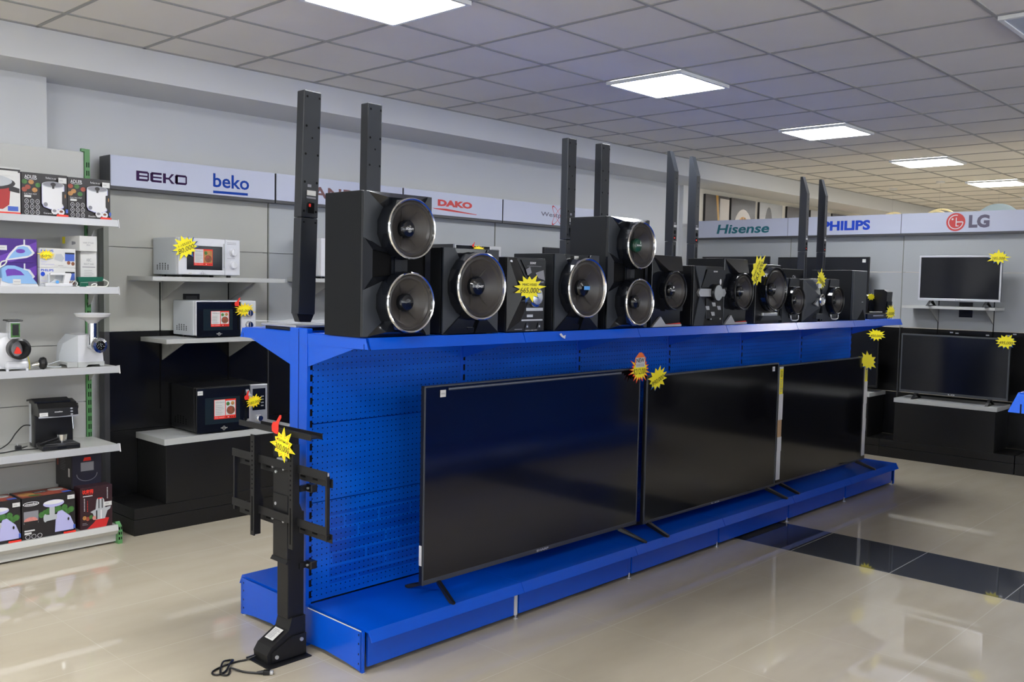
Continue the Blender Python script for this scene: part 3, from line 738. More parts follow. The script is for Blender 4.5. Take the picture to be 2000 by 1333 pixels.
MW1 = microwave('white microwave with two white dials on the upper wall shelf', .442, .252, .325, (2.838, 5.575, 1.598), .03, WHITEMET, WHITEPL, 0, 'white')
MW2 = microwave('white microwave with a black glass door on the lower wall shelf', .445, .243, .295, (2.968, 5.60, 1.203), .02, WHITEMET, WHITEPL, 0, 'bd')
MW3 = microwave('large black microwave with silver handle and control strip on the pedestal', .515, .305, .36, (2.94, 5.545, .58), -.035, BLKPL, BLKPL, 0, 'black')
MW4 = microwave('white microwave sliver between the tall tower and the big speaker', .44, .29, .33, (3.905, 5.56, 1.606), 0, WHITEMET, WHITEPL, 0, 'white')
MW5 = microwave('silver microwave peeking over the second speaker', .54, .305, .34, (5.215, 5.56, 1.606), 0, DARKMET, SILVER, 0, 'bd')

# ------------------------------------------------------------------ price tags
def burst(n, r1, r2, sx=1, sy=1, seed=0, cut=None):
    rn = random.Random(seed); P = []
    for i in range(2*n):
        a = PI*i/n+PI/2; r = (r1*(.80+.40*rn.random())) if i % 2 == 0 else r2
        P.append((r*math.cos(a)*sx, r*math.sin(a)*sy))
    if cut: P = [(x, min(y, cut)) for x, y in P]
    return P
def price_tag(label, loc, rz, w_, h, txt, n=13, hand=False, back=TAGBLUE, seed=1, rot=0, style='', top=''):
    """flat card star, centre at loc, facing -y"""
    t = thing('price_tag', label, 'price tag', loc, rz, )
    m_ = MB(); m_.M = Matrix.Rotation(rot, 4, 'Y')
    P = burst(n, .52, .335, w_, h, seed, cut=None)
    m_.prism([(x*1.0, z*1.0) for x, z in P], 'y', 0, .0012, TAGRED if style == 'new' else YEL)
    if back is TAGBLUE:
        P2 = [(x*.97+.02*w_, z*.97-.03*h) for x, z in burst(n, .5, .34, w_, h, seed+5)]
        m_.prism(P2, 'y', .0014, .002, TAGBLUE)
    else:
        if style != 'new': m_.prism([(x*.84, z*.84) for x, z in P], 'y', -.0003, -.0001, ORANGE)
        m_.prism([(x*(.86 if style == 'new' else .77), z*(.86 if style == 'new' else .77)) for x, z in P], 'y', -.0007, -.0004, YEL)
    a = Art(m_, (-w_*.34, -.0010, -h*.22), (1, 0, 0), (0, 0, 1), w_*.68, h*.44)
    a.txt(txt, .02, .98, 0, .54, INK, bold=0, shear=.15)
    if top: a.txt(top, .12, .88, .70, .92, INK)
    if style == 'new':
        b = Art(m_, (-w_*.28, -.0012, h*.12), (1, 0, 0), (0, 0, 1), w_*.56, h*.50)
        b.poly([(0, .1), (1, .1), (.95, .62), (.62, 1), (.38, 1), (.05, .62)], ORANGE); b.rect(.1, .9, -.1, .62, PAPER); b.txt('NEW', .14, .86, .26, .58, INK, bold=.03); b.txt('ARRIVAL', .12, .88, -.04, .18, INKG)
    m_.build('star_card', t)
    if hand:
        m_ = MB(); m_.M = Matrix.Rotation(rot, 4, 'Y'); s_ = h*.36; ox = -w_*.52; oz = h*.30
        pts = [(0, 0), (.8, -.05), (.95, .4), (.9, .8), (1.15, 1.3), (1.3, 1.75), (1.15, 1.95), (.9, 1.75), (.55, 1.05), (.1, .95), (-.12, .5)]
        pts = [(0, .05), (.5, -.05), (.95, .0), (1.0, .5), (.92, .85), (1.0, 1.15), (1.28, 1.62), (1.22, 1.85), (1.0, 1.8), (.62, 1.2), (.42, .98), (.08, .95), (-.12, .55)]
        m_.prism([(ox+x*s_, oz+z*s_) for x, z in pts], 'y', -.003, -.0012, TAGRED)
        a = Art(m_, (ox, -.003, oz), (1, 0, 0), (0, 0, 1), s_, s_)
        for q in (.25, .45, .65): a.rect(.05, .5, q, q+.025, INKRED)
        m_.build('thumb_print', t, 'red thumbs-up cut-out')
    return t
G = 'yellow star price tags'
price_tag('yellow star price tag with 665,000 on the black music centre', (3.205, 2.91, 1.578), 0, .192, .118, '665,000', 13, seed=3, top='MHC-V50D')
price_tag('tilted yellow star price tag reading 563,000 on the third speaker group', (5.33, 2.90, 1.705), 0, .24, .165, '563,000', 11, seed=4, rot=-.95, top='MHC-GT4D')
price_tag('small yellow star price tag on the far small music centre', (6.19, 2.88, 1.665), 0, .15, .125, '450,000', 15, seed=8, rot=.5)
price_tag('yellow and red round New Arrival tag between the first two televisions', (4.25, 3.015, 1.135), 0, .19, .150, '$212,000', 20, back=TAGRED, seed=9, style='new')
price_tag('yellow star price tag reading 990,000 on the middle television corner', (4.44, 3.025, 1.070), 0, .185, .125, '990,000', 12, seed=12, rot=-.35)
price_tag('yellow star tag on the top right corner of the right deck television', (7.32, 2.99, 1.035), -.5, .17, .14, '', 11, seed=13, rot=.5)
price_tag('yellow star price tag reading 450,000 behind the far end of the gondola', (9.035, 3.62, 1.165), rzR, .17, .115, '450,000', 13, seed=14)
price_tag('yellow star price tag reading 285,000 on the small silver television', (9.04, 2.56, 1.915), rzR, .17, .115, '285,000', 12, seed=15)
price_tag('yellow star price tag reading 495,000 on the grey-framed television', (9.015, 2.455, 1.165), rzR, .175, .125, '495,000', 13, seed=16, hand=False)
price_tag('yellow star tag at the far end of the blue top shelf', (7.47, 2.885, 1.425), 0, .19, .11, '120,000', 15, seed=17)
price_tag('yellow tag behind the black subwoofer at the far end', (7.56, 3.085, 1.545), 0, .17, .06, '', 9, seed=18)
price_tag('tilted yellow star price tag on the upper white microwave reading 80,000', (2.880, 5.562, 1.787), 0, .175, .14, '80,000', 13, seed=19, rot=-.40, top='1-155353')
price_tag('yellow price tag with red thumb on the black-doored white microwave', (3.315, 5.585, 1.385), 0, .145, .085, '90,000', 16, hand=True, back=TAGRED, seed=20)
price_tag('yellow price tag with red thumb on the large black microwave', (3.335, 5.50, .775), 0, .125, .085, '180,000', 15, hand=True, back=TAGRED, seed=21, rot=-.2)
price_tag('yellow price tag with red thumb on the television lift stand', (2.085, 3.225, .925), -PI/2+.0, .155, .125, '300,000', 11, hand=True, back=TAGRED, seed=22, rot=.15, top='кронш')
price_tag('yellow price tag with red thumb on the silver microwave behind the speakers', (5.47, 5.545, 1.875), 0, .15, .06, '150,000', 13, hand=True, back=TAGRED, seed=23)
price_tag('50 % tag with jagged red edge on the white epilator carton', (2.003, 5.462, 1.706), 0, .085, .055, '50%', 14, back=TAGRED, seed=24)

# ------------------------------------------------------------------ speakers
def woofer(m_parts, t, cx, cz, R, proj, ring=CHROME, cap_txt='SONY', y0=0, nb=14, cone=CONE, capm=GLOSSBLK):
    m_ = MB(); m_.lathe((cx, y0, cz), (0, -1, 0), [(R*1.0, -.004), (R*1.02, proj*.25), (R*.985, proj)], GLOSSBLK, nb, smooth=False, phase=.2); m_.build('driver_barrel', t)
    m_ = MB(); y1 = y0-proj
    m_.lathe((cx, y1, cz), (0, -1, 0), [(R*.99, -.004), (R*1.0, .004), (R*.97, .009), (R*.93, .007), (R*.90, -.004)], ring, 48); rg = m_.build('trim_ring', t)
    m_ = MB(); m_.lathe((cx, y1, cz), (0, 1, 0), [(R*.90, .002), (R*.86, .006), (R*.80, .004), (R*.74, .012), (R*.52, .030), (R*.33, .043), (R*.27, .047)], cone, 48)
    for q in range(4):
        a = PI/4+q*PI/2; m_.M = Matrix.Translation((cx, y1, cz)) @ Matrix.Rotation(-a+ (.25 if q % 2 else -.25), 4, 'Y')
        m_.add([(R*.28, .044, -.004), (R*.28, .044, .004), (R*.74, .013, 0), (R*.28, .036, 0)], [(0, 3, 2), (3, 1, 2), (0, 1, 3)], CONER)
    m_.M = Matrix.Identity(4)
    cn = m_.build('cone', t)
    m_ = MB(); m_.lathe((cx, y1+.045, cz), (0, -1, 0), [(R*.30, -.002), (R*.30, .018), (R*.25, .027), (R*.12, .031), (0, .032)], capm, 28)
    if cap_txt: a = Art(m_, (cx-R*.17, y1+.0125, cz-R*.035), (1, 0, 0), (0, 0, 1), R*.34, R*.07); a.txt(cap_txt, 0, 1, 0, 1, INKW, bold=.03)
    m_.build('dust_cap', cn)
def mk_big(label, loc, rz, capm=GLOSSBLK):
    w_, h, d = .352, .585, .250; t = thing('double_woofer_speaker', label, 'speaker', loc, rz, )
    m_ = MB(); m_.box(-w_/2, w_/2, .006, d, .0, h, SPKVINYL, .003); m_.build('cabinet', t)
    W = w_/2; m_ = MB()
    m_.box(-W, W, -.010, .0055, .002, h-.002, GLOSSBLK, .002)
    for s_ in (-1, 1):
        m_.prism([(s_*W, h-.003), (s_*W*.86, h-.003), (s_*W*.10, h-.10), (s_*W*.10, .33), (s_*W, .400)], 'y', -.0135, -.0102, SPKFACE)
        m_.prism([(s_*W, .190), (s_*W*.10, .25), (s_*W*.10, .095), (s_*W*.86, .004), (s_*W, .004)], 'y', -.0135, -.0102, SPKFACE)
    # glossy facets top and bottom
    for s_ in (0, 1):
        z = (h-.002) if s_ else .002; k = -1 if s_ else 1
        m_.add([(-W*.92, -.0105, z), (W*.92, -.0105, z), (W*.55, -.0105, z+k*.085), (-W*.30, -.0105, z+k*.085), (-W*.45, -.040, z+k*.020), (W*.5, -.040, z+k*.020), (-W*.25, -.030, z+k*.075), (W*.5, -.030, z+k*.075)],
               [(0, 1, 5, 4), (0, 4, 6, 3), (1, 2, 7, 5), (4, 5, 7, 6), (3, 6, 7, 2)], GLOSSBLK)
    # side ports with faceted frames
    for s_ in (-1, 1):
        o = [(s_*W, .405), (s_*W*.10, .335), (s_*W*.10, .255), (s_*W, .185)]
        i = [(s_*W*.78, .352), (s_*W*.24, .338), (s_*W*.24, .252), (s_*W*.78, .242)]
        vs = [(x, -.0104, z) for x, z in o]+[(x, -.021, z) for x, z in i]+[(x*.98, .02, z) for x, z in i]
        m_.add(vs, [(0, 1, 5, 4), (2, 3, 7, 6)], GLOSSBLK); m_.add(vs, [(1, 2, 6, 5), (3, 0, 4, 7)], BLKDEEP)  # inner and outer facets in duller black, standing in for dark reflections
        m_.add(vs[4:8]+[(x, -.012, z) for x, z in i], [(0, 1, 5, 4), (1, 2, 6, 5), (2, 3, 7, 6), (3, 0, 4, 7), (4, 5, 6, 7)], SLOT)
    m_.box(-W*.10, W*.10, -.0135, -.0105, .23, .35, BLKDEEP)  # added dull plate that hides the bright reflection between the woofers
    m_.build('front_baffle', t)
    woofer(None, t, .012, .440, .124, .072, capm=capm, y0=-.010)
    woofer(None, t, .010, .142, .124, .072, cap_txt='', capm=GLOSSBLK, y0=-.010)
    return t
def mk_med(label, loc, rz, cap='SONY', blue=False):
    w_, h, d = .335, .378, .27; t = thing('bookshelf_speaker', label, 'speaker', loc, rz)
    W = w_/2; m_ = MB(); m_.box(-W, W, .006, d, 0.004, h, SPKVINYL, .003); m_.box(-W+.02, -W+.05, .01, .05, 0, .004, BLKPL); m_.box(W-.05, W-.02, .01, .05, 0, .004, BLKPL); m_.build('cabinet', t)
    m_ = MB(); m_.box(-W, W, -.004, .0055, .004, h-.001, GLOSSBLK, .002)
    for s_ in (-1, 1):
        m_.prism([(s_*W, .004), (s_*W, h-.001), (s_*W*.62, h-.001), (s_*W*.30, h-.085), (s_*W*.62, h-.15), (s_*W*.70, h/2), (s_*W*.55, .135), (s_*W*.30, .095)], 'y', -.012, -.0045, SPKFACE)
        m_.prism([(s_*W, .004), (s_*W*.35, .09), (s_*W*.12, .004)], 'y', -.018, -.0045, GLOSSBLK)
    m_.box(-W*.12, W*.12, -.012, -.0045, .006, .03, GLOSSBLK)
    m_.build('front_baffle', t)
    woofer(None, t, .005, .212, .148, .066, cap_txt=cap, nb=18, y0=-.004)
    return t
def mk_small(label, loc, rz, w_=.27, h=.40, d=.25, R=.110, cz=.20, style='facet', ring=BLKPL):
    t = thing('bookshelf_speaker', label, 'speaker', loc, rz); W = w_/2
    m_ = MB(); m_.box(-W, W, .006, d, 0.0, h, SPKVINYL if style != 'gloss' else GLOSSBLK, .003); m_.build('cabinet', t)
    m_ = MB()
    if style == 'facet':
        m_.box(-W, W, -.004, .0055, .002, h-.001, GLOSSBLK, .002)
        # roof-like top duct
        m_.add([(-W, -.0045, h-.002), (W, -.0045, h-.002), (W, -.0045, h-.095), (-W*.2, -.0045, h-.095), (-W*.7, -.0045, h-.04), (W*.8, -.035, h-.085), (-W*.15, -.035, h-.085)],
               [(0, 1, 6, 4), (1, 5, 6), (1, 2, 5), (6, 5, 2, 3), (4, 6, 3)], BLKPL)
        m_.prism([(-W*.75, h/2), (-W*.15, h-.10), (W, h-.10), (W, .09), (-W*.2, .09)], 'y', -.020, -.0045, GLOSSBLK)
        m_.prism([(-W, .003), (-W*.45, .06), (-W*.1, .015), (W, .015), (W, .003)], 'y', -.016, -.0045, SILVER)
        m_.prism([(-W*.05, .016), (W*.95, .022), (W*.95, .016)], 'y', -.014, -.0045, TAGRED)
    elif style == 'round':
        m_.box(-W, W, -.006, .0055, .002, h-.001, BLKPL, .004)
        m_.prism([(-W*.6, .05), (W*.8, .05), (W*.95, .02), (-W*.8, .02)], 'y', -.03, -.0065, SPKFACE)
        m_.box(-W*.5, W*.7, -.02, -.0065, .05, .07, SILVER, .002)
    else:
        m_.box(-W, W, -.006, .0055, .002, h-.001, SPKFACE, .002)
        m_.prism([(-W*.2, h-.002), (W, h-.002), (W, .03), (-W*.1, .03), (-W*.6, h*.5)], 'y', -.014, -.0065, GLOSSBLK)
        m_.tube([(-W*.1, -.02, .05), (0, -.022, .018), (W*.8, -.022, .018), (W*.9, -.02, .05)], .004, SILVER)
    m_.build('front_baffle', t)
    woofer(None, t, .01, cz, R, .05, ring=ring, nb=32, cap_txt='SONY' if style != 'gloss' else '', y0=-.006)
    return t
def head_front(t, w_, h, kind):
    W = w_/2; m_ = MB(); m_.box(-W, W, -.004, .008, .002, h-.001, BLKPL, .003)
    if kind == 1:
        # folded left wing with button triangles
        m_.add([(-W, -.0045, .004), (-W*.95, -.0045, h-.002), (-W*.55, -.0045, h-.002), (W*.15, -.0045, h*.62), (W*.15, -.0045, h*.42), (-W*.3, -.0045, .05), (-W*.55, -.045, h*.46), (-W*.15, -.030, h*.60), (-W*.12, -.030, h*.44)],
               [(0, 1, 6), (1, 2, 7, 6), (2, 3, 7), (3, 4, 8, 7), (4, 5, 8), (5, 0, 6, 8), (6, 7, 8)], BLKPL)
        m_.prism([(-W*.60, h*.62), (W*.0, h*.60), (-W*.55, h*.50)], 'y', -.047, -.03, SPKFACE)
        m_.prism([(-W*.60, h*.42), (W*.0, h*.48), (-W*.0, h*.40)], 'y', -.046, -.03, SPKFACE)
        m_.prism([(-W*.35, h-.01), (W*.97, h-.01), (W*.97, h*.66), (W*.25, h*.66)], 'y', -.010, -.0045, GLOSSBLK)
        a = Art(m_, (-W, -.0102, 0), (1, 0, 0), (0, 0, 1), w_, h)
        a.txt('SONY', .56, .72, .915, .945, INKW, bold=.03); a.rect(.48, .86, .885, .89, INKG)
        a.poly([(.45, .84), (.56, .88), (.60, .80), (.50, .76)], INKG); a.poly([(.70, .80), (.92, .84), (.96, .70), (.78, .73)], INKG)
        a.txt('EXTRA BASS', .60, .93, .665, .685, INKW)
        a = Art(m_, (-W, -.0052, 0), (1, 0, 0), (0, 0, 1), w_, h)
        a.rect(.50, .95, .285, .325, SILVER); a.rect(.52, .68, .20, .235, SILVER); a.rect(.38, .94, .15, .17, SILVER); a.rect(.20, .40, .035, .045, INKG); a.txt('HDMI USB NFC', .48, .80, .015, .03, INKW)
        for s_ in (.53, .85): a.poly([(s_-.06, .05), (s_+.06, .05), (s_+.02, .12), (s_-.02, .12)], SPKFACE); a.ell(s_, .075, .02, .015, SILVER)
        a.txt('A-B', .10, .16, .60, .62, INKW)
        m_.lathe((W*.45, -.0045, h*.47), (0, -1, 0), [(.048, 0), (.046, .012), (.036, .014), (.034, .020), (0, .021)], STEEL, 28)
        m_.lathe((-W*.97+.018, -.0045, h-.022), (0, -1, 0), [(.009, 0), (.008, .004), (0, .004)], SILVER, 14)
    elif kind == 2:
        m_.prism([(-W, h-.002), (-W*.3, h-.002), (-W*.65, h*.60)], 'y', -.014, -.0045, SPKFACE)
        m_.prism([(-W, .003), (-W*.65, h*.52), (-W*.2, .10), (-W*.4, .003)], 'y', -.012, -.0045, SPKFACE)
        m_.prism([(-W*.25, h-.02), (W*.96, h-.02), (W, h*.64), (-W*.60, h*.64)], 'y', -.016, -.0045, GLOSSBLK)
        m_.prism([(-W*.82, h*.555), (-W*.70, h*.62), (W*.92, h*.62), (W*1.02, h*.555), (W*.92, h*.49), (-W*.70, h*.49)], 'y', -.020, -.0045, SILVER)
        m_.box(-W*.2, W*.95, -.012, -.0045, .04, h*.46, BLKPL, .002)
        m_.lathe((W*.30, -.0045, h*.555), (0, -1, 0), [(.052, 0), (.052, .030), (.046, .036, STEEL), (.0, .036)], BLKPL, 32)
        m_.lathe((W*.30, -.0045, h*.555), (0, -1, 0), [(.044, .0365), (.0, .037)], STEEL, 32)
        a = Art(m_, (-W, -.0165, 0), (1, 0, 0), (0, 0, 1), w_, h); a.txt('SONY', .58, .72, .90, .925, INKW, bold=.03); a.ell(.82, .74, .03, .05, INKW)
        a = Art(m_, (-W, -.0125, 0), (1, 0, 0), (0, 0, 1), w_, h)
        for (u, v) in ((.42, .30), (.80, .30), (.60, .20), (.62, .36)): a.poly([(u-.06, v+.03), (u+.06, v+.03), (u+.08, v-.035), (u-.02, v-.035)], SILVER)
        a.rect(.5, .9, .09, .13, GLOSSBLK); a.ell(.55, .11, .02, .015, SILVER); a.ell(.86, .11, .02, .015, SILVER)
    else:
        m_.add([(-W, -.0045, .004), (-W, -.0045, h-.002), (W*.2, -.0045, h-.002), (W*.5, -.05, h*.6), (W*.5, -.05, h*.35), (W*.1, -.0045, .004), (-W*.6, -.02, h*.5), (W, -.0045, h-.002), (W, -.0045, .004)],
               [(0, 1, 6), (1, 2, 3, 6), (6, 3, 4), (0, 6, 4, 5), (2, 7, 3), (3, 7, 8, 4), (4, 8, 5)], SPKFACE)
        m_.prism([(-W*.3, h*.42), (W*.1, h*.52), (W*.2, h*.36)], 'y', -.055, -.04, SILVER)
        m_.lathe((W*.55, -.040, h*.52), (0, -1, 0), [(.040, 0), (.042, .02), (.034, .026), (.02, .022), (0, .022)], STEEL, 24)
        a = Art(m_, (-W, -.052, 0), (1, 0, 0), (0, 0, 1), w_, h); a.rect(.55, .75, .80, .90, PAPER)
        m_.box(W*.1, W*.9, -.05, -.02, .02, .06, SPKFACE, .004)
    m_.build('front_panel', t)
def mk_head(label, loc, rz, w_, h, d, kind):
    t = thing('music_centre', label, 'music centre', loc, rz)
    m_ = MB(); m_.box(-w_/2, w_/2, .0085, d, .006, h, BLKPL, .003)
    for x in (-w_*.35, w_*.35): m_.box(x-.02, x+.02, .03, .06, 0, .006, BLKDEEP)
    a = Art(m_, (-w_/2, d-.02, .03), (0, -1, 0), (0, 0, 1), d*.7, h*.7)
    for q in range(7): a.rect(.35, .75, .1+q*.11, .14+q*.11, SLOT); a.e -= a.de
    m_.build('cabinet', t); head_front(t, w_, h, kind); return t
ZS = 1.3705
def place(xc, dz=0, back=.385):      # centre x measured on the plane y=2.97
    y = gyv(xc)-back; return (xc*y/2.97, y, ZS)
mk_big('nearest big black speaker with two stacked chrome-ringed woofers', (2.452, gyv(2.45)-.385, ZS), GA)
mk_med('black speaker with one large chrome-ringed woofer, second from the camera', place(2.877), GA)
mk_head('black music centre with folded glossy front and 665,000 tag', place(3.245), GA, .262, .350, .30, 1)
s3 = mk_med('black single-woofer speaker with a sky blue sticker on its centre', place(3.615), GA, cap='')
m_ = MB(); a = Art(m_, (-.012, -.106+.045-.002, .203), (1, 0, 0), (0, 0, 1), .045, .018, .002); a.rect(0, 1, 0, 1, SKYB); m_.build('blue_sticker', s3)
m_ = MB(); a = Art(m_, (-.035, -.013, .335), (1, 0, 0), (0, 0, 1), .034, .034, .003); a.rect(0, 1, 0, 1, PAPER); a.txt('48900', .1, .9, .4, .6, INKG); m_.build('sticker', s3)
DGREEN = mat('dark_green_cap', (.01, .06, .035), .15)
mk_big('farther big black speaker with two stacked woofers and a green centre cap', place(4.040), GA, capm=DGREEN)
mk_small('small faceted black speaker with red strip, right of the farther big speaker', place(4.415), GA, .285, .40, .26, .108, .205)
mk_head('black music centre with silver band and large round silver knob', place(4.865), GA, .33, .352, .30, 2)
mk_small('small faceted black speaker with red strip, right of the silver-knob music centre', place(5.175), GA, .265, .405, .26, .112, .205)
mk_small('glossy rounded black speaker with one big dark woofer beside the 563,000 tag', place(5.59), GA, .32, .382, .26, .142, .222, 'round', GLOSSBLK)
mk_small('small black speaker with bare brownish cone, left of the far music centre', place(5.905), GA, .215, .30, .22, .092, .15, 'gloss')
mk_head('small far black music centre with a silver dial', place(6.215), GA, .235, .296, .28, 3)
mk_small('small black speaker with bare brownish cone, right of the far music centre', place(6.53), GA, .235, .303, .26, .096, .15, 'gloss')
t = thing('subwoofer', 'plain dark grey subwoofer box at the far end of the row', 'subwoofer', place(7.04), GA)
m_ = MB(); m_.box(-.115, .115, .012, .33, .0, .375, SPKVINYL, .003); m_.build('cabinet', t)
m_ = MB(); m_.box(-.115, .115, -.012, .0115, .003, .374, SPKFACE, .005); a = Art(m_, (-.115, -.0122, 0), (1, 0, 0), (0, 0, 1), .23, .375); a.poly([(.3, .0), (.97, .0), (.75, .22)], SLOT); a.rect(.62, .74, .36, .372, INKW); m_.build('front_panel', t)
t = thing('subwoofer', 'black box with a small white mark behind the glossy rounded speaker', 'subwoofer', (6.55, gyv(6.5)+.02-.055, ZS), GA)
m_ = MB(); m_.box(-.15, .18, .0, .05, .0, .375, SPKVINYL, .003); a = Art(m_, (-.0, -.0002, .30), (1, 0, 0), (0, 0, 1), .05, .03); a.txt('Qb', 0, 1, 0, 1, INKW); m_.build('cabinet', t)

# towers on the rear shelf
def tower_a(label, loc, rz, h, w_=.072, d=.052, lean=0):
    t = thing('tower_speaker', label, 'tower speaker', loc, rz); t.rotation_euler = (0, lean, rz)
    hs = h*.455
    m_ = MB(); m_.box(-w_/2, w_/2, 0, d, .035, hs-.002, TWR, .004); m_.prism([(-w_*.32, 0), (w_*.32, 0), (w_/2, .036), (-w_/2, .036)], 'y', .008, d-.008, BLKPL)
    a = Art(m_, (-w_/2, -.0002, 0), (1, 0, 0), (0, 0, 1), w_, hs); a.ell(.18, .955, .06, .008, SLOT, 10); a.ell(.85, .955, .06, .008, SLOT, 10)
    m_.build('lower_section', t)
    m_ = MB(); m_.box(-w_/2, w_/2, 0, d, hs, h, TWR, .004)
    a = Art(m_, (-w_/2, -.0002, hs), (1, 0, 0), (0, 0, 1), w_, h-hs)
    for q in (.05, .28, .50, .72, .95):
        for s_ in (.16, .86): a.ell(s_, q, .062, .010, SLOT, 10)
    a.ell(.5, .63, .05, .008, SLOT, 10)
    a.rect(.28, .80, .175, .215, PAPER); a.rect(.30, .52, .24, .262, INKG); a.rect(.26, .80, .150, .165, INKG)
    a.rect(.36, .72, .035, .118, SLOT); a.rect(.40, .52, .085, .11, TAGRED)
    m_.build('upper_section', t)
    return t
def tower_b(label, loc, rz, h, w_=.046, d=.062):
    t = thing('tower_speaker', label, 'tower speaker', loc, rz)
    hs = h*.47
    m_ = MB(); m_.box(-w_/2, w_/2, 0, d, 0.0, hs-.002, TWR, .004)
    a = Art(m_, (-w_/2, -.0002, 0), (1, 0, 0), (0, 0, 1), w_, hs); a.rect(.4, .6, .4, .95, SLOT); m_.build('lower_section', t)
    m_ = MB(); m_.prism([(0, hs), (0, h*.88), (d-.02, h), (d, h), (d, hs)], 'x', -w_/2, w_/2, TWR)
    a = Art(m_, (-w_/2, -.0002, hs), (1, 0, 0), (0, 0, 1), w_, h*.88-hs)
    a.ell(.5, .13, .28, .030, SLOT, 14); a.rect(.25, .75, .02, .08, SLOT); a.rect(.3, .6, .035, .06, TAGRED); a.rect(.15, .85, .20, .235, PAPER); a.rect(.2, .6, .245, .27, INKG)
    for q in (.55, .82, .9): a.ell(.5, q, .09, .010, SLOT, 8)
    m_.build('upper_section', t)
    return t
YT = 3.50
tower_a('tall slim black tower speaker at the near end, fully visible beside the nearest big speaker', (2.385, 3.503, 1.408), 0, 1.02, w_=.090, d=.056, lean=.028)
tower_a('slim black tower speaker rising behind the nearest big speaker', (2.745, YT, ZS), 0, 1.055, w_=.084, d=.056, lean=.012)
tower_a('slim tower speaker of the middle pair with cream-taped joint, left one', (4.188, YT-.012, ZS), 0, 1.072, w_=.078, d=.050)
tower_a('slim tower speaker of the middle pair, right one behind the farther big speaker', (4.500, YT-.015, ZS), 0, 1.078, w_=.082, d=.052)
tower_b('slanted-top slim tower speaker above the silver-knob music centre, left of its pair', (5.255, YT-.022, ZS), 0, 1.124)
tower_b('slanted-top slim tower speaker by the teal sign, right of its pair', (5.52, YT-.024, ZS), 0, 1.118)
tower_b('far slanted-top slim tower speaker, left of the last pair', (7.145, YT-.036, ZS), 0, 1.135)
tower_b('far slanted-top slim tower speaker, right of the last pair', (7.475, YT-.04, ZS), 0, 1.143)

# things at the near end of the top
t = thing('packaged_remote', 'clear plastic package with dark tray at the near end of the top shelf', 'package', (2.43, 3.62, ZS))
m_ = MB(); m_.box(-.10, .12, -.12, .13, .0, .014, BLKPL, .003); m_.box(-.11, .14, -.13, .15, .0145, .026, SILVER, .003); m_.build('tray', t)
m_ = MB()
vs = []; n = 9
for i in range(n):
    for j in range(n): vs.append((-.13+.33*i/(n-1), -.135+.34*j/(n-1), .030+.007*random.random()))
m_.add(vs, [(i*n+j, i*n+j+1, (i+1)*n+j+1, (i+1)*n+j) for i in range(n-1) for j in range(n-1)], CLEARPL); m_.build('plastic_film', t)
t = thing('glue_stick', 'small lilac and cream stick with a red cord leaning by the big speaker', 'stick', (2.345, 3.24, ZS))
m_ = MB(); m_.cyl((0, 0, .008), (.012, .02, .055), .008, LILAC, n=10); m_.ball((.014, .024, .062), .010, .010, .012, CREAM, 12, 8); m_.cyl((.015, .025, .07), (.017, .028, .09), .004, CREAM, r2=.002, n=8); m_.build('stick_body', t)
m_ = MB(); m_.tube([(.017, .028, .09), (.03, .04, .12), (.06, .06, .128), (.10, .08, .05), (.11, .09, .003)], .0015, TAGRED); m_.build('red_cord', t)
# far end of the top shelf
def tiny(label, loc, w_, d, h):
    t = thing('desktop_speaker', label, 'speaker', loc, GA)
    m_ = MB(); m_.prism([(0, 0), (-.01, h*.9), (.02, h), (d, h), (d, 0)], 'x', -w_/2, w_/2, BLKPL); m_.box(-w_*.42, w_*.42, -.014, -.006, .02, h*.5, BLKDEEP, .002); m_.build('cabinet', t); return t
tiny('small black desktop speaker beside the subwoofer at the far end', (7.60, 3.10, ZS+.045), .13, .10, .145)
tiny('small black desktop speaker at the very end of the top shelf', (7.655, 2.985+.02, ZS), .11, .10, .19).location = (7.68, 2.99, ZS+.045)
t = thing('disc_player', 'flat black disc player box at the far end of the top shelf', 'disc player', (7.47, 2.985, ZS), GA)
m_ = MB(); m_.box(-.20, .25, 0, .24, 0, .043, BLKPL, .004); m_.box(-.10, .10, -.002, 0, .02, .03, SILVER); m_.build('casing', t)
tag(MB().tube([(7.60, 3.05, ZS+.05), (7.58, 3.00, ZS+.052), (7.52, 3.02, ZS+.052), (7.50, 3.07, ZS+.05)], .004, CORDW).build('small_cable'), 'short white cable lying on the flat black player', 'cable')

# ------------------------------------------------------------------ motorised television lift stand (faces -x)
t = thing('television_lift_stand', 'black motorised television lift stand on the floor at the gondola end', 'stand', (2.11, 3.33, 0), -PI/2)
# local: x -> world -y ; front -y -> world -x
m_ = MB(); m_.box(-.088, .088, -.075, .135, 0, .006, MATBLK, .002); m_.build('base_plate', t)
m_ = MB(); m_.prism([(-.055, .006), (-.06, .045), (-.04, .075), (.045, .125), (.06, .175), (.125, .175), (.125, .006)], 'x', -.052, .052, MATBLK)
m_.prism([(-.04, .05), (.06, .10), (.125, .10), (.125, .012), (-.04, .012)], 'x', .052, .060, MATBLK)
for (y, z) in ((-.02, .032), (.10, .078)): m_.cyl((.060, y, z), (.066, y, z), .008, SILVER, n=12)
a = Art(m_, (-.03, -.02, .092), (1, 0, 0), (0, .86, .50), .06, .062, .002); a.rect(0, 1, 0, 1, PAPER); a.lines(.1, .9, .1, .9, 8, INKG)
m_.build('motor_housing', t)
m_ = MB(); m_.box(-.040, .040, .045, .125, .17, .62, MATBLK, .003); m_.build('lower_column', t)
m_ = MB(); m_.box(-.050, .058, .030, .044, .43, .70, MATBLK, .002); m_.prism([(.03, .43), (.02, .415), (.028, .412), (.044, .43)], 'x', -.055, .063, MATBLK)
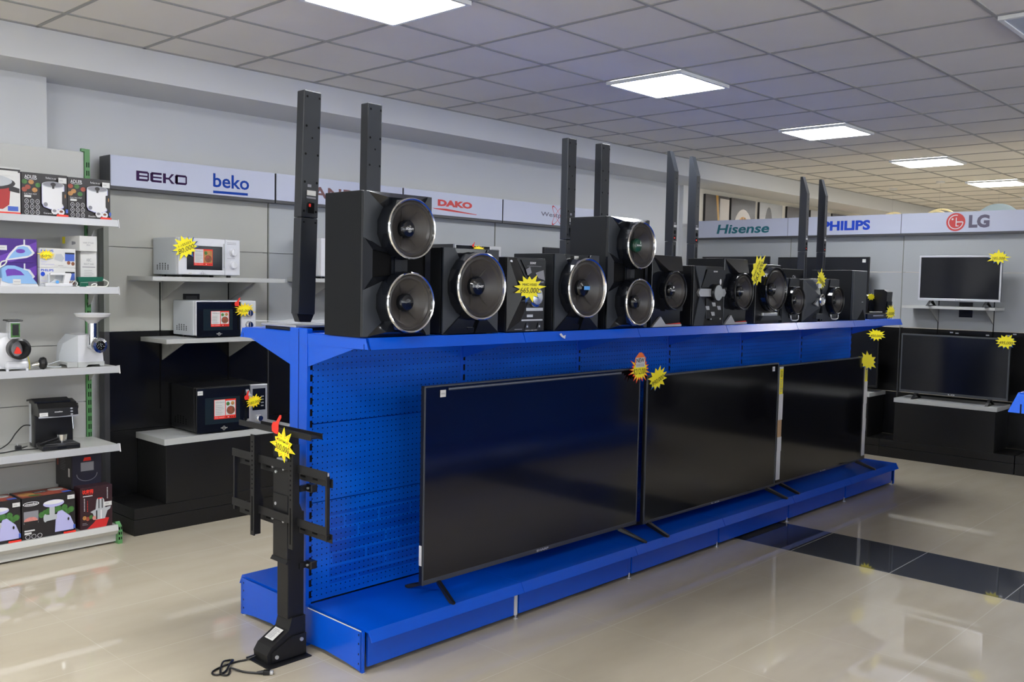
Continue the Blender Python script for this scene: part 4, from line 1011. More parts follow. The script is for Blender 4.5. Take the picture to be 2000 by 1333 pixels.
m_.box(-.058, .058, .035, .085, .58, .95, MATBLK, .002); m_.cyl((-.03, .034, .655), (-.03, .028, .655), .007, SILVER, n=12); m_.cyl((-.03, .034, .79), (-.03, .028, .79), .006, SILVER, n=12); m_.box(-.01, .05, .02, .06, .83, .855, SILVER, .004)
m_.build('sliding_plate', t)
for z in (.815, .595):
    m_ = MB(); m_.box(-.355, .355, .014, .018, z, z+.034, MATBLK, .001); m_.box(-.355, .355, .018, .034, z-.001, z+.002, MATBLK); m_.box(-.325, .365, .0345, .037, z-.032, z+.004, MATBLK, .001)
    for q in range(8):
        x = -.28+q*.085
        if abs(x) > .10: m_.box(x, x+.035, .0342, .0375, z-.018, z-.010, SLOT)
    for x in (-.05, .03): m_.cyl((x, .034, z-.006), (x, .026, z-.006), .006, SILVER, n=10)
    m_.build('horizontal_rail', t)
for x in (-.345, .345):
    m_ = MB(); m_.box(x-.006, x+.006, .018, .032, .575, .83, MATBLK); m_.cyl((x, .025, .83), (x, .025, .842), .007, SILVER, n=10); m_.build('side_bar', t)
for x in (-.155, .135):
    m_ = MB(); m_.box(x-.015, x+.015, -.006, .0, .500, .935, MATBLK, .001); m_.box(x+.012, x+.015, .0, .026, .505, .93, MATBLK)
    m_.prism([(.013, .57), (.040, .60), (.040, .66), (.013, .72)], 'x', x+.008, x+.012, MATBLK)
    for q in range(11): m_.box(x-.004, x+.003, -.0068, -.0055, .70+q*.02, .707+q*.02, SLOT)
    m_.box(x-.004, x+.004, -.0068, -.0055, .52, .67, SLOT)
    m_.build('mounting_arm', t)
m_ = MB(); m_.box(-.27, .27, .0, .05, .968, .974, MATBLK); m_.box(-.27, .27, -.002, .001, .962, .986, MATBLK); m_.box(-.18, .27, .05, .053, .962, .986, MATBLK); m_.box(-.03, .03, .03, .06, .945, .968, MATBLK); m_.build('top_tray', t)
m_ = MB()
for z in (.37, .70): m_ = MB(); m_.box(.035, .075, .135, .168, z, z+.035, BLKPL, .004); m_.cyl((.055, .136, z+.018), (.055, .128, z+.018), .005, SILVER, n=10); m_.box(.03, .045, .10, .14, z+.005, z+.03, BLKPL); m_.build('cable_clip', t)
LS = t
CRD = adopt(MB().tube([(2.055, 3.37, .02), (2.02, 3.39, .006), (1.985, 3.40, .005), (1.93, 3.40, .005), (1.872, 3.385, .005), (1.851, 3.36, .005), (1.862, 3.335, .006), (1.90, 3.345, .006), (1.945, 3.39, .011), (1.98, 3.425, .006), (1.965, 3.437, .005), (1.93, 3.42, .012), (1.885, 3.36, .007), (1.875, 3.325, .005), (1.89, 3.31, .005), (1.91, 3.33, .006), (1.925, 3.345, .012), (1.95, 3.29, .006), (1.985, 3.235, .007)], .0042, BLKPL).build('power_cord'), LS)
m_ = MB(); m_.M = Matrix.Translation((1.998, 3.222, .010)) @ Matrix.Rotation(-.75, 4, 'Z'); m_.cyl((-.026, 0, -.001), (.0, 0, 0), .005, BLKPL, r2=.009, n=10); m_.box(0, .026, -.011, .011, -.009, .009, BLKPL, .003); m_.box(.0262, .040, -.009, .009, -.007, .007, SILVER, .002)
adopt(m_.build('cord_connector', None, 'black connector with a clear tip'), LS)

# ------------------------------------------------------------------ white shelving at left
t = WS = thing('white_shelving_unit', 'white metal shelving with green slotted uprights at the left edge', 'shelving', (0, 0, 0))
XL, XR = .56, 2.362
for x in (XL, 1.46, XR):
    m_ = MB(); m_.box(x-.012, x+.020, 5.79, 5.835, 0, 2.36, GREEN, .001)
    for k in range(44): z = .1+k*.05; m_.box(x-.002, x+.004, 5.7892, 5.7905, z, z+.03, SLOT); m_.box(x+.010, x+.015, 5.7892, 5.7905, z, z+.03, SLOT)
    m_.box(x-.035, x-.012, 5.78, 5.80, 2.343, 2.36, GREEN)
    m_.build('upright', t)
for (a, b_) in ((XL, 1.46), (1.46, XR)):
    for (z0, z1) in ((.12, .47), (.474, .82), (.824, 1.17), (1.174, 1.52), (1.524, 1.93), (1.934, 2.34)):
        m_ = MB(); m_.box(a+.014, b_-.014, 5.80, 5.815, z0, z1, WHITEP); m_.build('back_panel', t)
    for z in (1.918, 1.528, 1.066, .602):
        m_ = MB(); m_.box(a-.006+.01, b_+.02, 5.43, 5.799, z-.016, z, WHITEP)
        m_.build('shelf_board', t)
        m_ = MB(); m_.prism([(5.43, z+.001), (5.418, z+.003), (5.408, z-.036), (5.412, z-.038), (5.43, z-.03)], 'x', a+.002, b_+.024, ALU)
        if b_ == XR: m_.prism([(5.445, z+.002), (5.414, z+.006), (5.403, z-.042), (5.415, z-.042)], 'x', b_+.0245, b_+.028, INKW)
        m_.build('price_rail', t)
        m_ = MB(); m_.prism([(5.789, z-.017), (5.50, z-.017), (5.52, z-.03), (5.70, z-.05), (5.76, z-.105), (5.789, z-.115)], 'x', b_+.002, b_+.006, WHITEP); m_.build('shelf_bracket', t)
    m_ = MB(); m_.prism([(5.455, .115), (5.43, .118), (5.42, .085), (5.44, .06), (5.46, .055), (5.46, .012), (5.48, .012), (5.48, .103), (5.799, .103), (5.799, .115)], 'x', a+.002, b_+.018, WHITEP); m_.build('base_deck', t)
m_ = MB(); m_.prism([(5.50, 0), (5.43, 0), (5.43, .075), (5.44, .105), (5.47, .128), (5.50, .12)], 'x', XR+.019, XR+.045, GREEN)
for z in (.025, .055, .085): m_.box(XR+.022, XR+.030, 5.4285, 5.431, z, z+.016, SLOT); m_.box(XR+.036, XR+.041, 5.4285, 5.431, z, z+.016, SLOT)
m_.build('foot', t)

def carton(name, label, x0, x1, y0, y1, z0, z1, base, art, group=None, top=None, side=None, rz=0):
    t = thing(name, label, 'carton', ((x0+x1)/2, y0, z0), rz, group); w_ = x1-x0; h = z1-z0; m_ = MB(); m_.M = Matrix.Identity(4)
    m_.box(-w_/2, w_/2, 0, y1-y0, 0, h, base, .0012, 1)
    art(Art(m_, (-w_/2, -.0002, 0), (1, 0, 0), (0, 0, 1), w_, h))
    if top: top(Art(m_, (-w_/2, .0, h), (1, 0, 0), (0, 1, 0), w_, y1-y0))
    if side: side(Art(m_, (-w_/2, y1-y0, 0), (0, -1, 0), (0, 0, 1), y1-y0, h))
    m_.build('printed_box', t); return t
def art_pot(food, nm):
    def f(a):
        a.rect(0, 1, 0, 1, BOXBLK); a.rect(.02, .42, .55, .82, BOXBLK)
        for q in range(6): a.ell(.06+.33*((q*7) % 5)/4.5, .60+.18*((q*3) % 4)/3, .06, .055, (FOODR, FOODO, FOODG)[(q+food) % 3], 14)
        a.txt('ADLER', .06, .33, .86, .94, INKW, bold=.01); a.ring(.20, .86, .13, .03, .8, INKW, 16, t0=PI, t1=2*PI); a.txt('Perfect in use', .52, .75, .88, .93, INKW)
        a.txt('ELECTRIC POT', .05, .32, .485, .515, INKW); a.rect(.05, .20, .42, .47, PAPER)
        for i in range(3):
            for j in range(3): a.ring(.10+i*.115, .33-j*.125, .045, .055, .84, INKW, 14); a.ell(.10+i*.115, .33-j*.125, .018, .022, INKG, 8)
        a.poly([(.42, .74), (.42, .30), (.46, .22), (.60, .17), (.80, .17), (.90, .22), (.92, .30), (.92, .74)], LAV); a.poly([(.43, .74), (.43, .30), (.47, .235), (.60, .185), (.80, .185), (.885, .235), (.905, .31), (.905, .74)], INKW)
        a.ell(.67, .75, .25, .075, PRSTEEL); a.ell(.67, .755, .225, .06, INKG); a.ell(.67, .76, .06, .045, BOXBLK, 12); a.rect(.645, .695, .66, .76, BOXBLK)
        a.poly([(.865, .60), (.93, .62), (.975, .56), (.975, .26), (.93, .22), (.865, .32)], BOXBLK); a.ell(.935, .50, .012, .05, FOODO, 10); a.ell(.50, .28, .045, .05, INKG, 14)
        a.ell(.70, .13, .08, .075, INKW, 18); a.ell(.69, .14, .045, .035, INKG, 12); a.ell(.84, .12, .075, .075, INKW, 18); a.ell(.84, .13, .04, .03, FOODB, 12)
        a.txt(nm, .45, .73, .045, .09, INKW); a.poly([(.72, 0), (1, 0), (1, .055), (.75, .065)], TAGRED); a.rect(.94, .99, .10, .19, FLAG); a.rect(.78, .96, .80, .93, PAPER); a.txt('48900', .80, .88, .85, .88, INKG)
    return f
def art_slow(a):
    a.rect(0, 1, 0, 1, PAPER); a.poly([(.02, .66), (.04, .2), (.15, .12), (.78, .10), (.86, .2), (.88, .62)], REDCERAM); a.ell(.50, .66, .44, .17, BOXBLK); a.ell(.50, .70, .40, .15, PRSTEEL); a.poly([(.86, .5), (.99, .46), (.99, .56), (.86, .62)], BOXBLK)
    a.rect(.6, 1, .9, .97, BOXBLK); a.rect(.7, .97, .82, .93, PAPER); a.rect(.5, 1, 0, .045, TAGRED); a.rect(.84, .97, .07, .17, FLAG)
carton('cooker_carton', 'white slow-cooker carton picturing a red pot, at the left edge of the top shelf', 1.46, 1.864, 5.44, 5.70, 1.9185, 2.168, PAPER, art_slow)
carton('pot_carton', 'black electric pot carton on the top shelf, next to the red pot carton', 1.870, 2.110, 5.44, 5.64, 1.9185, 2.152, BOXBLK, art_pot(0, 'Ceramic pot'))
carton('pot_carton', 'black electric pot carton at the right end of the top shelf', 2.114, 2.353, 5.442, 5.64, 1.9185, 2.148, BOXBLK, art_pot(1, 'Double wall'))
def art_iron(a):
    a.rect(0, 1, 0, 1, PURP); a.poly([(0, 0), (.5, 0), (1, .5), (1, .9)], PURP2); a.poly([(.38, .06), (.46, .35), (.60, .68), (.74, .76), (.86, .72), (.96, .42), (.90, .30), (.80, .20)], INKW)
    a.poly([(.44, .14), (.52, .38), (.64, .66), (.74, .70), (.82, .66), (.91, .42), (.84, .30)], IRONB); a.ell(.68, .48, .09, .09, PURP2); a.tx = 0; a.rect(.74, .77, .74, .97, INKW)
    a.rect(.24, .42, .50, .70, PAPER); a.txt('48900', .27, .38, .58, .62, INKG); a.rect(0, .22, .72, .93, INKW); a.txt('PHILIPS', .01, .2, .78, .86, INKBLU2)
for z0, nm in ((1.5285, 'lower'), (1.6600, 'upper')):
    carton('iron_carton', '%s purple steam iron carton of the stack on the second shelf' % nm, 1.70, 1.966, 5.50, 5.72, z0, z0+.1305, PURP, art_iron)
def art_epi(a):
    a.rect(0, 1, 0, 1, PAPER); a.txt('PHILIPS', .03, .38, .80, .92, INKBLU2, bold=.03); a.ell(.08, .66, .06, .12, INKBLU2); a.txt('Power', .03, .2, .26, .36, LAV); a.txt('with precision', .03, .4, .10, .2, LAV)
    a.poly([(.45, .70), (.60, .72), (.68, .5), (.62, .3), (.40, .42)], PRSTEEL); a.rect(.70, .97, .35, .80, FLAG); a.rect(.70, .97, .72, .80, INK); a.rect(.70, .97, .08, .35, PAPER); a.ell(.80, .26, .05, .10, FOODB); a.ell(.92, .22, .05, .10, FOODB); a.rect(.48, .66, .06, .18, PAPER); a.txt('48900', .5, .64, .09, .14, INKG)
for z0, nm in ((1.5285, 'lower'), (1.6370, 'upper')):
    carton('epilator_carton', '%s white epilator carton of the pair on the second shelf' % nm, 1.972, 2.166, 5.475, 5.60, z0, z0+.1075, PAPER, art_epi)
def art_hair(a): a.rect(.1, .9, .55, .57, INKG); a.txt('ABC', .35, .65, .72, .80, INKG); a.txt('BEAUTY HAIR', .2, .8, .62, .67, INKG); a.lines(.2, .8, .15, .5, 7, INKG, .15)
carton('hair_tool_carton', 'tall narrow white carton at the right end of the second shelf', 2.205, 2.297, 5.50, 5.66, 1.5285, 1.735, PAPER, art_hair, side=lambda a: (a.poly([(.5, .25), (.6, .5), (.55, .7), (.45, .7), (.42, .5)], INKG), a.rect(.47, .53, .1, .3, INKG)))
carton('hair_tool_carton', 'small white carton lying on the tall narrow white carton', 2.185, 2.290, 5.47, 5.68, 1.7355, 1.822, PAPER, lambda a: (a.txt('HAIR STYLER', .2, .8, .50, .60, INKG), a.txt('PRO', .4, .6, .35, .45, INKG)), side=lambda a: (a.rect(.1, .25, .5, .95, YEL), a.poly([(.6, .4), (.8, .45), (.8, .6), (.6, .65)], INKG)), rz=.12)

# steam iron
t = thing('steam_iron', 'pale blue and white steam iron in front of the purple cartons', 'iron', (1.845, 5.440, 1.5285), .0)
m_ = MB(); m_.prism([(-.09, .012), (-.085, .045), (-.07, .050), (.05, .045), (.100, .012), (.104, .0), (-.09, .0)], 'y', -.012, .055, INKW); m_.build('soleplate_skirt', t)
m_ = MB()
m_.prism([(-.084, .030), (-.078, .095), (-.055, .112), (-.02, .112), (.02, .098), (.06, .062), (.097, .016), (.02, .016), (-.05, .018)], 'y', -.016, -.0125, IRONB)
m_.prism([(-.084, .095), (-.055, .114), (-.02, .114), (.02, .100), (.06, .064), (.055, .055), (.01, .085), (-.02, .098), (-.055, .098), (-.066, .085), (-.070, .05), (-.084, .03)], 'y', -.0124, .056, IRONB)
m_.prism([(-.066, .085), (-.055, .095), (-.02, .095), (.01, .083), (.03, .062), (-.03, .060), (-.06, .055)], 'y', -.0168, -.0161, PURP2)
a = Art(m_, (-.03, -.0165, .012), (1, 0, 0), (0, 0, 1), .04, .028); a.rect(0, 1, 0, 1, PAPER); a.txt('48900', .1, .9, .4, .6, INKG)
m_.build('body', t)
m_ = MB(); m_.tube([(-.08, .02, .10), (-.075, .02, .13), (-.05, .015, .138), (-.06, .012, .118), (-.085, .015, .10), (-.088, .02, .09)], .004, CORDW); m_.build('cord', t)
# epilator lying in front
t = thing('hair_clipper', 'white appliance with a bright blue dot lying before the epilator cartons', 'hair clipper', (2.07, 5.437, 1.5285))
m_ = MB(); m_.box(-.085, .065, -.005, .03, 0, .022, INKW, .006); m_.prism([(-.06, .022), (-.035, .04), (-.01, .024)], 'y', 0, .025, WHITEMET); m_.prism([(.015, .02), (.025, .075), (.060, .073), (.045, .02)], 'y', 0, .02, INKW)
m_.box(-.055, .06, .003, .02, .066, .078, INKW, .004); m_.cyl((-.022, -.006, .028), (-.022, -.010, .028), .009, SKYB, n=12); m_.box(-.11, -.085, .0, .02, 0, .016, CLEARPL, .003); m_.box(-.066, -.058, .004, .018, .02, .07, WHITEMET, .002); m_.build('body', t)
m_ = MB(); m_.tube([(.065, .01, .02), (.08, .01, .035), (.095, .012, .02), (.085, .0, .006), (.10, .01, .004), (.12, .02, .006)], .0035, CORDW); m_.build('cord', t)
t = thing('hair_straightener', 'dark green hair tool with a white cord at the end of the second shelf', 'hair tool', (2.24, 5.437, 1.5285))
m_ = MB(); m_.prism([(-.075, .058), (-.07, .030), (.06, .035), (.068, .045), (.064, .060)], 'y', 0, .03, GRNPL); m_.box(-.065, -.015, .0, .035, 0, .031, GRNPL, .006); m_.cyl((.066, .015, .045), (.08, .015, .043), .006, CORDW, n=8); m_.build('body', t)
m_ = MB(); m_.tube([(.08, .015, .043), (.10, .01, .03), (.085, .0, .006), (.04, -.005, .004), (.0, .0, .008), (.015, .005, .02), (.03, .0, .015), (.01, -.005, .004), (-.03, .0, .004)], .0035, CORDW); m_.build('cord', t)

# vegetable slicer
t = thing('electric_slicer', 'white electric vegetable slicer with black round mouth on the third shelf', 'food slicer', (1.835, 5.45, 1.0665))
m_ = MB(); m_.prism([(-.135, .012), (-.12, .17), (-.08, .21), (-.02, .205), (.03, .13), (.058, .06), (.062, .012)], 'y', .02, .20, WHITEPL)
m_.ball((-.03, .03, .10), .075, .03, .10, WHITEPL, 20, 10); m_.box(-.055, .065, -.01, .06, .008, .055, WHITEPL, .015)
for x in (-.045, .055): m_.cyl((x, 0, 0), (x, 0, .012), .008, WHITEPL, n=10)
m_.build('body', t)
m_ = MB(); m_.box(-.035, .020, -.015, .05, .175, .272, CLEARPL, .006); m_.box(-.022, .010, -.0165, -.0152, .195, .255, INK); m_.box(-.03, .016, -.0158, -.0151, .185, .262, FOODG); m_.build('feed_chute', t)
m_ = MB(); m_.box(-.047, .032, -.022, .06, .272, .281, BLKPL, .004); m_.build('pusher', t)
m_ = MB(); m_.lathe((.005, .02, .122), (0, -1, 0), [(.05, 0), (.056, .015), (.058, .065), (.046, .070), (.044, .050), (.040, .0), (0, .0)], BLKPL, 36); m_.prism([(-.02, .10), (-.005, .135), (.005, .13), (.02, .098), (.01, .095), (-.01, .095)], 'y', -.03, -.024, TAGRED); m_.build('drum_holder', t)
t = thing('slicer_drum', 'black ribbed cone attachment lying beside the white slicer', 'slicer drum', (1.95, 5.45, 1.0665))
m_ = MB(); m_.lathe((.035, -.012, .036), (-1, .15, 0), [(.0, -.008), (.014, -.006), (.030, .0), (.036, .012), (.032, .028), (.018, .036)], BLKPL, 18, smooth=False); m_.cyl((.0, -.008, .034), (-.035, 0, .026), .015, STEEL, n=14); m_.build('drum', t)
tag(MB().tube([(1.893, 5.475, 1.17), (1.905, 5.47, 1.13), (1.908, 5.46, 1.09), (1.905, 5.455, 1.072)], .002, YEL).build('twist_tie'), 'thin black and yellow wire hanging beside the slicer', 'wire')
# meat grinder
t = thing('meat_grinder', 'white electric meat grinder with steel mouth and tray on the third shelf', 'meat grinder', (2.225, 5.46, 1.0665))
m_ = MB(); m_.prism([(-.055, .018), (-.055, .185), (.02, .19), (.055, .165), (.085, .09), (.092, .018)], 'y', 0, .18, WHITEPL)
vs = [(-.055, 0, .018), (-.055, 0, .185), (-.10, .10, .135), (-.112, .13, .06), (-.112, .13, .018), (-.055, .18, .185), (-.10, .18, .135), (-.112, .18, .018)]
m_.add(vs, [(0, 1, 2, 3, 4), (1, 5, 6, 2), (2, 6, 7, 4, 3)], WHITEMET); m_.build('body', t)
m_ = MB()
m_.prism([(-.057, .0), (-.057, .030), (.094, .030), (.094, .004), (.07, .004), (.064, .014), (.0, .014), (-.012, .0)], 'y', -.004, .18, GREYSHELF); m_.prism([(.0, .002), (.02, .016), (.10, .016), (.13, .003), (.145, .003), (.145, .03), (.0, .03)], 'x', -.115, -.058, GREYSHELF); m_.build('base', t)
m_ = MB(); m_.cyl((.02, -.02, .13), (.02, -.02, .255), .027, STEEL, n=24); m_.cyl((.02, .01, .130), (.035, -.06, .128), .030, STEEL, n=24)
m_.build('feed_tube', t)
m_ = MB(); m_.lathe((.036, -.052, .128), (.12, -1, 0), [(.043, 0), (.046, .01), (.044, .026), (.028, .030), (.027, .020, SLOT), (0, .02)], STEEL, 12, smooth=False)
for q in range(14): aa = q*2.4; rr = .006+.0014*q; m_.ball((.0375+rr*math.cos(aa), -.0735, .128+rr*math.sin(aa)), .0022, .001, .0022, STEEL, 6, 4)
m_.build('mouth_ring', t)
m_ = MB(); m_.lathe((.02, -.02, .252), (0, 0, 1), [(.025, 0), (.027, .006), (.045, .022), (.088, .040), (.098, .058), (.094, .060), (.06, .048), (0, .046)], WHITEPL, 32); m_.build('tray', t)
adopt(MB().tube([(2.10, 5.54, 1.105), (2.05, 5.56, 1.085), (2.02, 5.58, 1.078), (2.06, 5.53, 1.070), (2.10, 5.52, 1.071)], .003, WHITEMET).build('power_cord'), t)
# coffee machine
t = thing('coffee_machine', 'black espresso machine with steel filter holder on the fourth shelf', 'coffee machine', (2.070, 5.50, .6025), -.10)
m_ = MB(); W = .105
m_.box(-W, W, .085, .19, .0, .235, BLKPL, .006); m_.prism([(.185, .19), (.185, .262), (.10, .275), (.02, .262), (-.012, .235), (-.018, .19)], 'x', -W, W, BLKPL)
m_.box(-W-.001, -W+.02, .14, .19, .02, .25, WHITEMET, .004)
a = Art(m_, (-W, -.0185, .19), (1, 0, 0), (0, .13, 1), 2*W, .045, .001)
a.rect(.02, .23, .05, .50, PAPER); a.txt('48900', .05, .18, .2, .35, INKG); a.txt('mesko', .40, .60, .45, .62, INKW, bold=.03)
for q in range(3): a.ell(.83, .85-q*.36, .035, .10, SILVER, 12)
m_.build('body', t)
m_ = MB(); m_.prism([(-W, .183), (W, .183), (W, .192), (0, .186), (-W, .192)], 'y', -.021, -.012, SILVER); m_.build('trim_strip', t)
m_ = MB(); m_.prism([(.195, .268), (.10, .284), (.02, .272), (.02, .264), (.10, .276), (.195, .258)], 'x', -W-.012, W-.03, BLKDEEP); m_.build('tank_lid', t)
m_ = MB(); m_.box(-W+.006, W, -.055, .084, .0, .030, BLKPL, .006); m_.box(-W+.02, W-.015, -.045, .075, .0305, .034, DARKMET, .001); m_.box(-.02, .03, -.057, -.0555, .008, .018, BLKDEEP); m_.build('drip_tray', t)
m_ = MB(); m_.cyl((.02, -.0, .045), (.02, -.0, .082), .024, STEEL, r2=.029, n=20); m_.cyl((.02, 0, .034), (.02, 0, .046), .008, STEEL, n=10); m_.cyl((-.0, -.005, .062), (-.115, -.045, .040), .008, BLKPL, r2=.013, n=12); m_.build('filter_holder', t)
m_ = MB(); m_.cyl((.085, .03, .19), (.088, .02, .105), .0035, STEEL, n=8); m_.build('steam_pipe', t)
m_ = MB(); m_.cyl((W, .05, .232), (W+.016, .05, .232), .018, BLKPL, n=18); m_.build('side_knob', t)
adopt(MB().tube([(2.00, 5.66, .72), (1.95, 5.68, .725), (1.90, 5.66, .69), (1.85, 5.63, .64), (1.78, 5.60, .612), (1.70, 5.57, .606), (1.78, 5.53, .607), (1.87, 5.56, .607), (1.93, 5.55, .607), (1.985, 5.54, .607)], .0035, BLKPL).build('power_cord'), t)
m_ = MB(); m_.box(1.865, 1.897, 5.56, 5.585, .606, .632, BLKPL, .005); m_.cyl((1.897, 5.572, .615), (1.93, 5.572, .622), .006, BLKPL, r2=.003, n=8)
for yy in (5.567, 5.578): m_.cyl((1.876, yy, .632), (1.874, yy, .645), .002, SILVER, n=6)
adopt(m_.build('power_plug'), t)
# bottom cartons
def art_mesko(a):
    a.rect(0, 1, 0, 1, BOXBLK); a.rect(.03, .30, .38, .68, INKG); a.ell(.16, .44, .13, .10, FOODP, 16); a.poly([(.03, .44), (.30, .44), (.26, .26), (.07, .26)], BOXBLK)
    for q in range(10): a.ell(.36+.62*((q*7) % 10)/10, .55+.14*((q*3) % 4)/4, .06, .075, FOODG, 12)
    a.ell(.16, .86, .15, .055, INKW, 20); a.ell(.16, .86, .135, .042, BOXBLK, 20); a.txt('mesko', .05, .27, .83, .89, INKW, bold=.02, shear=.3)
    a.poly([(.60, .08), (.62, .45), (.66, .58), (.74, .60), (.90, .42), (.97, .20), (.96, .08)], LAV); a.rect(.50, .60, .50, .74, PRSTEEL); a.poly([(.42, .38), (.64, .40), (.64, .52), (.42, .54)], PRSTEEL); a.ell(.42, .46, .035, .10, PRSTEEL)
    a.ell(.58, .80, .20, .09, LAV); a.ell(.58, .83, .19, .05, INKW); a.ell(.86, .36, .018, .04, BOXBLK)
    a.rect(.03, .22, .20, .235, INKW); a.rect(.03, .16, .13, .18, PAPER)
    for q in range(3): a.ring(.09+q*.11, .07, .045, .055, .84, INKW, 14)
    a.rect(.76, 1, 0, .05, TAGRED); a.rect(.95, .99, .10, .20, FLAG); a.rect(.84, .98, .85, .95, PAPER); a.txt('48900', .86, .93, .88, .91, INKG)
def top_mesko(a): a.rect(.03, .97, .1, .95, FOODR); a.ell(.2, .5, .15, .25, FOODO); a.ell(.8, .7, .15, .18, PAPER); a.rect(.35, .6, .5, .75, BOXBLK); a.txt('mesko', .38, .58, .55, .7, INKW); a.ell(.3, .25, .12, .1, FOODG); a.rect(.8, .97, .1, .3, FLAG)
for (x0, x1, nm) in ((1.57, 1.848, 'at the left edge of the bottom shelf'), (1.856, 2.142, 'in the middle of the bottom shelf')):
    carton('grinder_carton', 'black meat grinder carton with green herbs print, ' + nm, x0, x1, 5.455, 5.65, .1155, .348, BOXBLK, art_mesko, top=top_mesko)
def art_red(a):
    a.rect(0, 1, 0, 1, BOXDKRED); a.poly([(.2, 0), (.8, 0), (.9, .2), (.55, .25), (.4, .12)], INKRED)
    a.txt('达家园', .06, .40, .82, .95, TAGRED, bold=.03); a.rect(.08, .38, .78, .80, INKW)
    for q in range(9): a.rect(.11, .14, .72-q*.035, .74-q*.035, INKW); a.e -= a.de
    for q in range(7): a.rect(.21, .23, .66-q*.04, .68-q*.04, TAGRED); a.e -= a.de
    for q in range(8): a.rect(.83, .86, .92-q*.035, .94-q*.035, INKW); a.e -= a.de
    a.poly([(.47, .45), (.50, .66), (.52, .70), (.70, .70), (.74, .66), (.78, .45)], PRSTEEL); a.rect(.54, .68, .69, .715, TAGRED); a.rect(.56, .59, .46, .69, INK); a.rect(.66, .69, .46, .69, INK)
    a.poly([(.30, .40), (.36, .42), (.50, .46), (.78, .46), (.95, .48), (.93, .42), (.84, .38), (.76, .20), (.44, .20), (.38, .36)], PRSTEEL); a.rect(.48, .52, .21, .42, INK); a.rect(.62, .66, .21, .42, INKW)
    for q in range(4): a.ell(.12+q*.10, .28-.03*(q % 2), .06, .05, (FOODO, FOODR, FOODG, FOODP)[q], 12)
    a.lines(.05, .25, .10, .17, 2, INKG); a.rect(.72, .97, .50, .60, PAPER); a.txt('48900', .76, .88, .53, .57, INKG)
carton('blender_carton', 'dark red food chopper carton with steel bowl picture at right of the bottom shelf', 2.172, 2.357, 5.455, 5.545, .1155, .362, BOXDKRED, art_red)
def art_dk(a):
    a.rect(.04, .96, .04, .96, BOXNAVY); a.poly([(.38, .80), (.42, .90), (.62, .90), (.64, .80)], TAGRED); a.poly([(.30, .5), (.30, .76), (.72, .76), (.72, .5)], INKG); a.ring(.5, .42, .34, .22, .93, INKG, 20, t0=PI, t1=2*PI); a.rect(.35, .65, .02, .05, TAGRED)
def side_dk(a): a.lines(.3, .7, .5, .9, 8, INKG, .2); a.rect(.82, .92, .35, .6, PAPER); a.rect(.1, .2, .6, .8, FOODR)
carton('pan_carton', 'black carton with grey outline print, lower one behind the dark red carton', 2.175, 2.352, 5.56, 5.785, .1155, .340, BOXBLK, art_dk, side=side_dk)
carton('pan_carton', 'black carton with red and grey print on top of the stack under the fourth shelf', 2.160, 2.340, 5.55, 5.78, .3405, .542, BOXBLK, art_dk, side=side_dk)

# ------------------------------------------------------------------ pictures on the far wall
def art_canvas(k):
    def f(a):
        DK = mat('canvas_dark', (.03, .022, .02), .25); GLD = mat('canvas_gold', (.42, .22, .03), .25); CR = mat('canvas_cream', (.50, .45, .40), .25); OR = mat('canvas_orange', (.55, .13, .03), .25); GY = mat('canvas_grey', (.35, .35, .35), .25)
        if k == 0:
            a.rect(0, 1, 0, 1, DK); a.poly([(.6, .95), (1, .95), (1, .1), (.75, .1), (.6, .4)], CR); a.poly([(.42, 1), (.52, 1), (.60, .45), (.85, 0), (.62, 0)], GLD); a.poly([(.60, .0), (.95, 0), (.7, .3)], OR); a.ell(.08, .0, .15, .3, CR)
        elif k == 1:
            a.rect(0, 1, 0, 1, DK); a.ell(.5, .25, .42, .55, CR); a.ell(.5, .20, .32, .45, GLD)
            for q in range(14): t_ = .15+q*.2; a.poly([(.5, .2), (.5+.31*math.cos(t_), .2+.44*math.sin(t_)), (.5+.31*math.cos(t_+.07), .2+.44*math.sin(t_+.07))], OR if q % 2 else DK)
        elif k == 2:
            a.rect(0, 1, 0, 1, GY); a.ell(.4, .5, .16, .42, DK); a.poly([(.5, .6), (.85, .7), (1, .3), (.9, 0), (.5, 0)], INKBROWN); a.rect(.45, .53, .0, .35, CR)
        elif k == 3: a.rect(0, 1, 0, 1, DK); a.ell(.5, .2, .3, .4, GY)
        elif k == 4: a.rect(0, 1, 0, 1, GY); a.rect(.45, 1, 0, .8, OR)
        else: a.rect(0, 1, 0, 1, INKBROWN); a.rect(0, 1, .9, 1, DK)
    return f
PN = ['dark canvas with gold zigzag and orange corner, leftmost on the far wall', 'canvas with golden fan-shaped disc on the far wall', 'grey canvas with dark oval and pink shape on the far wall',
      'dark canvas with pale oval, fourth on the far wall', 'canvas with orange block, between the two last towers', 'dark brown canvas edge, rightmost on the far wall']
for k, (x0, x1) in enumerate(((9.70, 10.25), (10.30, 10.90), (11.01, 11.63), (11.77, 12.38), (12.47, 13.08), (13.18, 13.8))):
    m_ = MB(); w_ = x1-x0; m_.box(0, w_, -.03, 0, 0, .62, MATS['black_ink']); art_canvas(k)(Art(m_, (0, -.0302, 0), (1, 0, 0), (0, 0, 1), w_, .62, .001))
    o = m_.build('canvas_picture'); o.location = (x0, Y1-.0005, 2.09); tag(o, PN[k], 'picture', 'canvas pictures on the far wall')

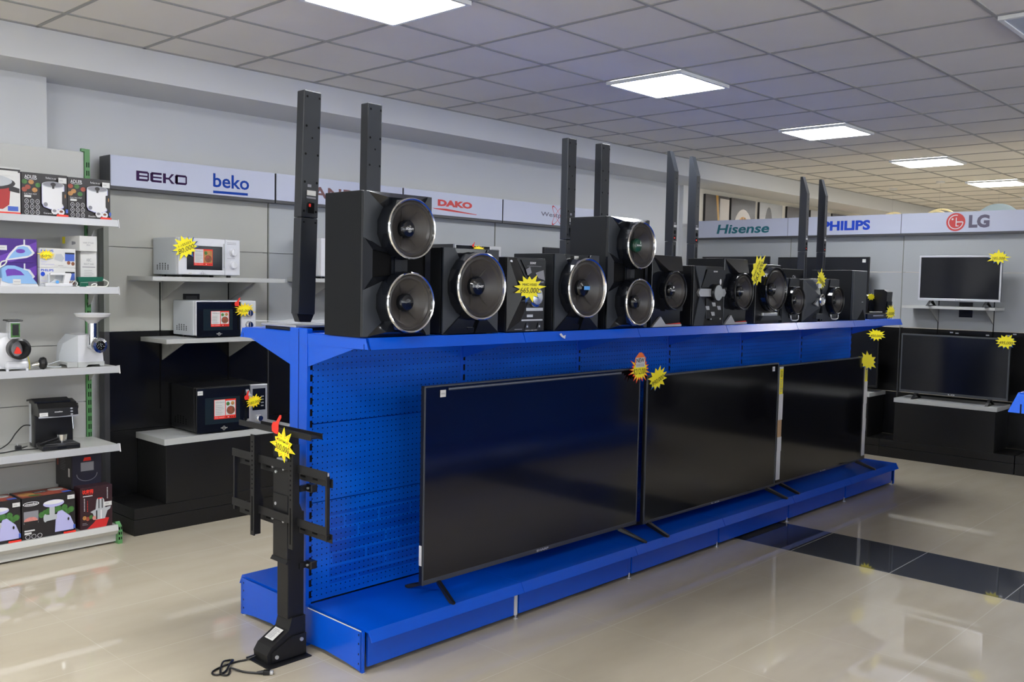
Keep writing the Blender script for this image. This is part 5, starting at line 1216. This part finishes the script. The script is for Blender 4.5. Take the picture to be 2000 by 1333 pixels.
# ------------------------------------------------------------------ lamps of the neighbouring department
def ring_lamp(label, x, y, zt, R, lit=RINGLAMP):
    t = thing('ring_pendant_lamp', label, 'pendant lamp', (x, y, CEIL))
    m_ = MB(); zc = zt-R-CEIL
    def circ(rr, dz, tilt):
        pts = [Vector((tilt*rr*math.cos(q), rr*math.sin(q)*.98, dz+zc+rr*math.cos(q))) for q in [2*PI*k/40 for k in range(41)]]
        m_.tube(pts, .011, lit, 8, 2)
    circ(R, 0, .25); circ(R*.75, R*.12, -.5)
    m_.build('light_ring', t)
    m_ = MB(); m_.cyl((0, 0, 0), (0, 0, -.02), .05, LAMPFR, n=20); m_.cyl((0, 0, -.02), (0, 0, zc+R), .0006, INKG, n=6); m_.build('ceiling_mount', t); return t
ring_lamp('cream ring pendant lamp peeking over the sign left of the round emblem', 12.0, 4.10, 2.615, .26)
ring_lamp('small cream ring pendant lamp peeking over the bright blue sign', 12.5, 4.87, 2.635, .22)
ring_lamp('cream ring pendant lamp at the right edge over the sign', 12.6, 3.10, 2.63, .30)
t = thing('round_disc_lamp', 'pale blue round disc with dark rim peeking above the red emblem sign', 'lamp', (12.0, 3.43, CEIL))
m_ = MB(); m_.lathe((0, 0, -.30-.285), (-1, 0, 0), [(0, 0), (.28, 0), (.285, .0, DARKMET), (.285, -.02, DARKMET), (0, -.02)], DISCM, 40); m_.build('disc', t)
m_ = MB(); m_.cyl((0.01, 0, 0), (0.01, 0, -.31), .0006, INKG, n=6); m_.build('hanger', t)
# warm ceiling panels over there (hidden behind the units' height, part of the lighting of that department)
for (i, j) in ((14, 6), (18, 6), (14, 9), (18, 9), (23, 1), (26, 2)):
    t = thing('track_spotlight', 'warm glowing spotlight hanging hidden beyond the right-hand display units', 'spotlight', (CX+i*T+.3, CY-j*T-.3, CEIL), 0, 'hidden warm spotlights')
    m_ = MB(); m_.cyl((0, 0, -.001), (0, 0, -.55), .008, LAMPFR, n=8); m_.build('stem', t)
    m_ = MB(); m_.lathe((0, 0, -.55), (0, 0, -1), [(.02, -.02), (.05, .02), (.13, .16), (.125, .16), (0, .03)], LAMPFR, 28); m_.build('shade', t)
    m_ = MB(); m_.ball((0, 0, -.66), .085, .085, .085, LITW, 20, 12); m_.build('bulb', t)
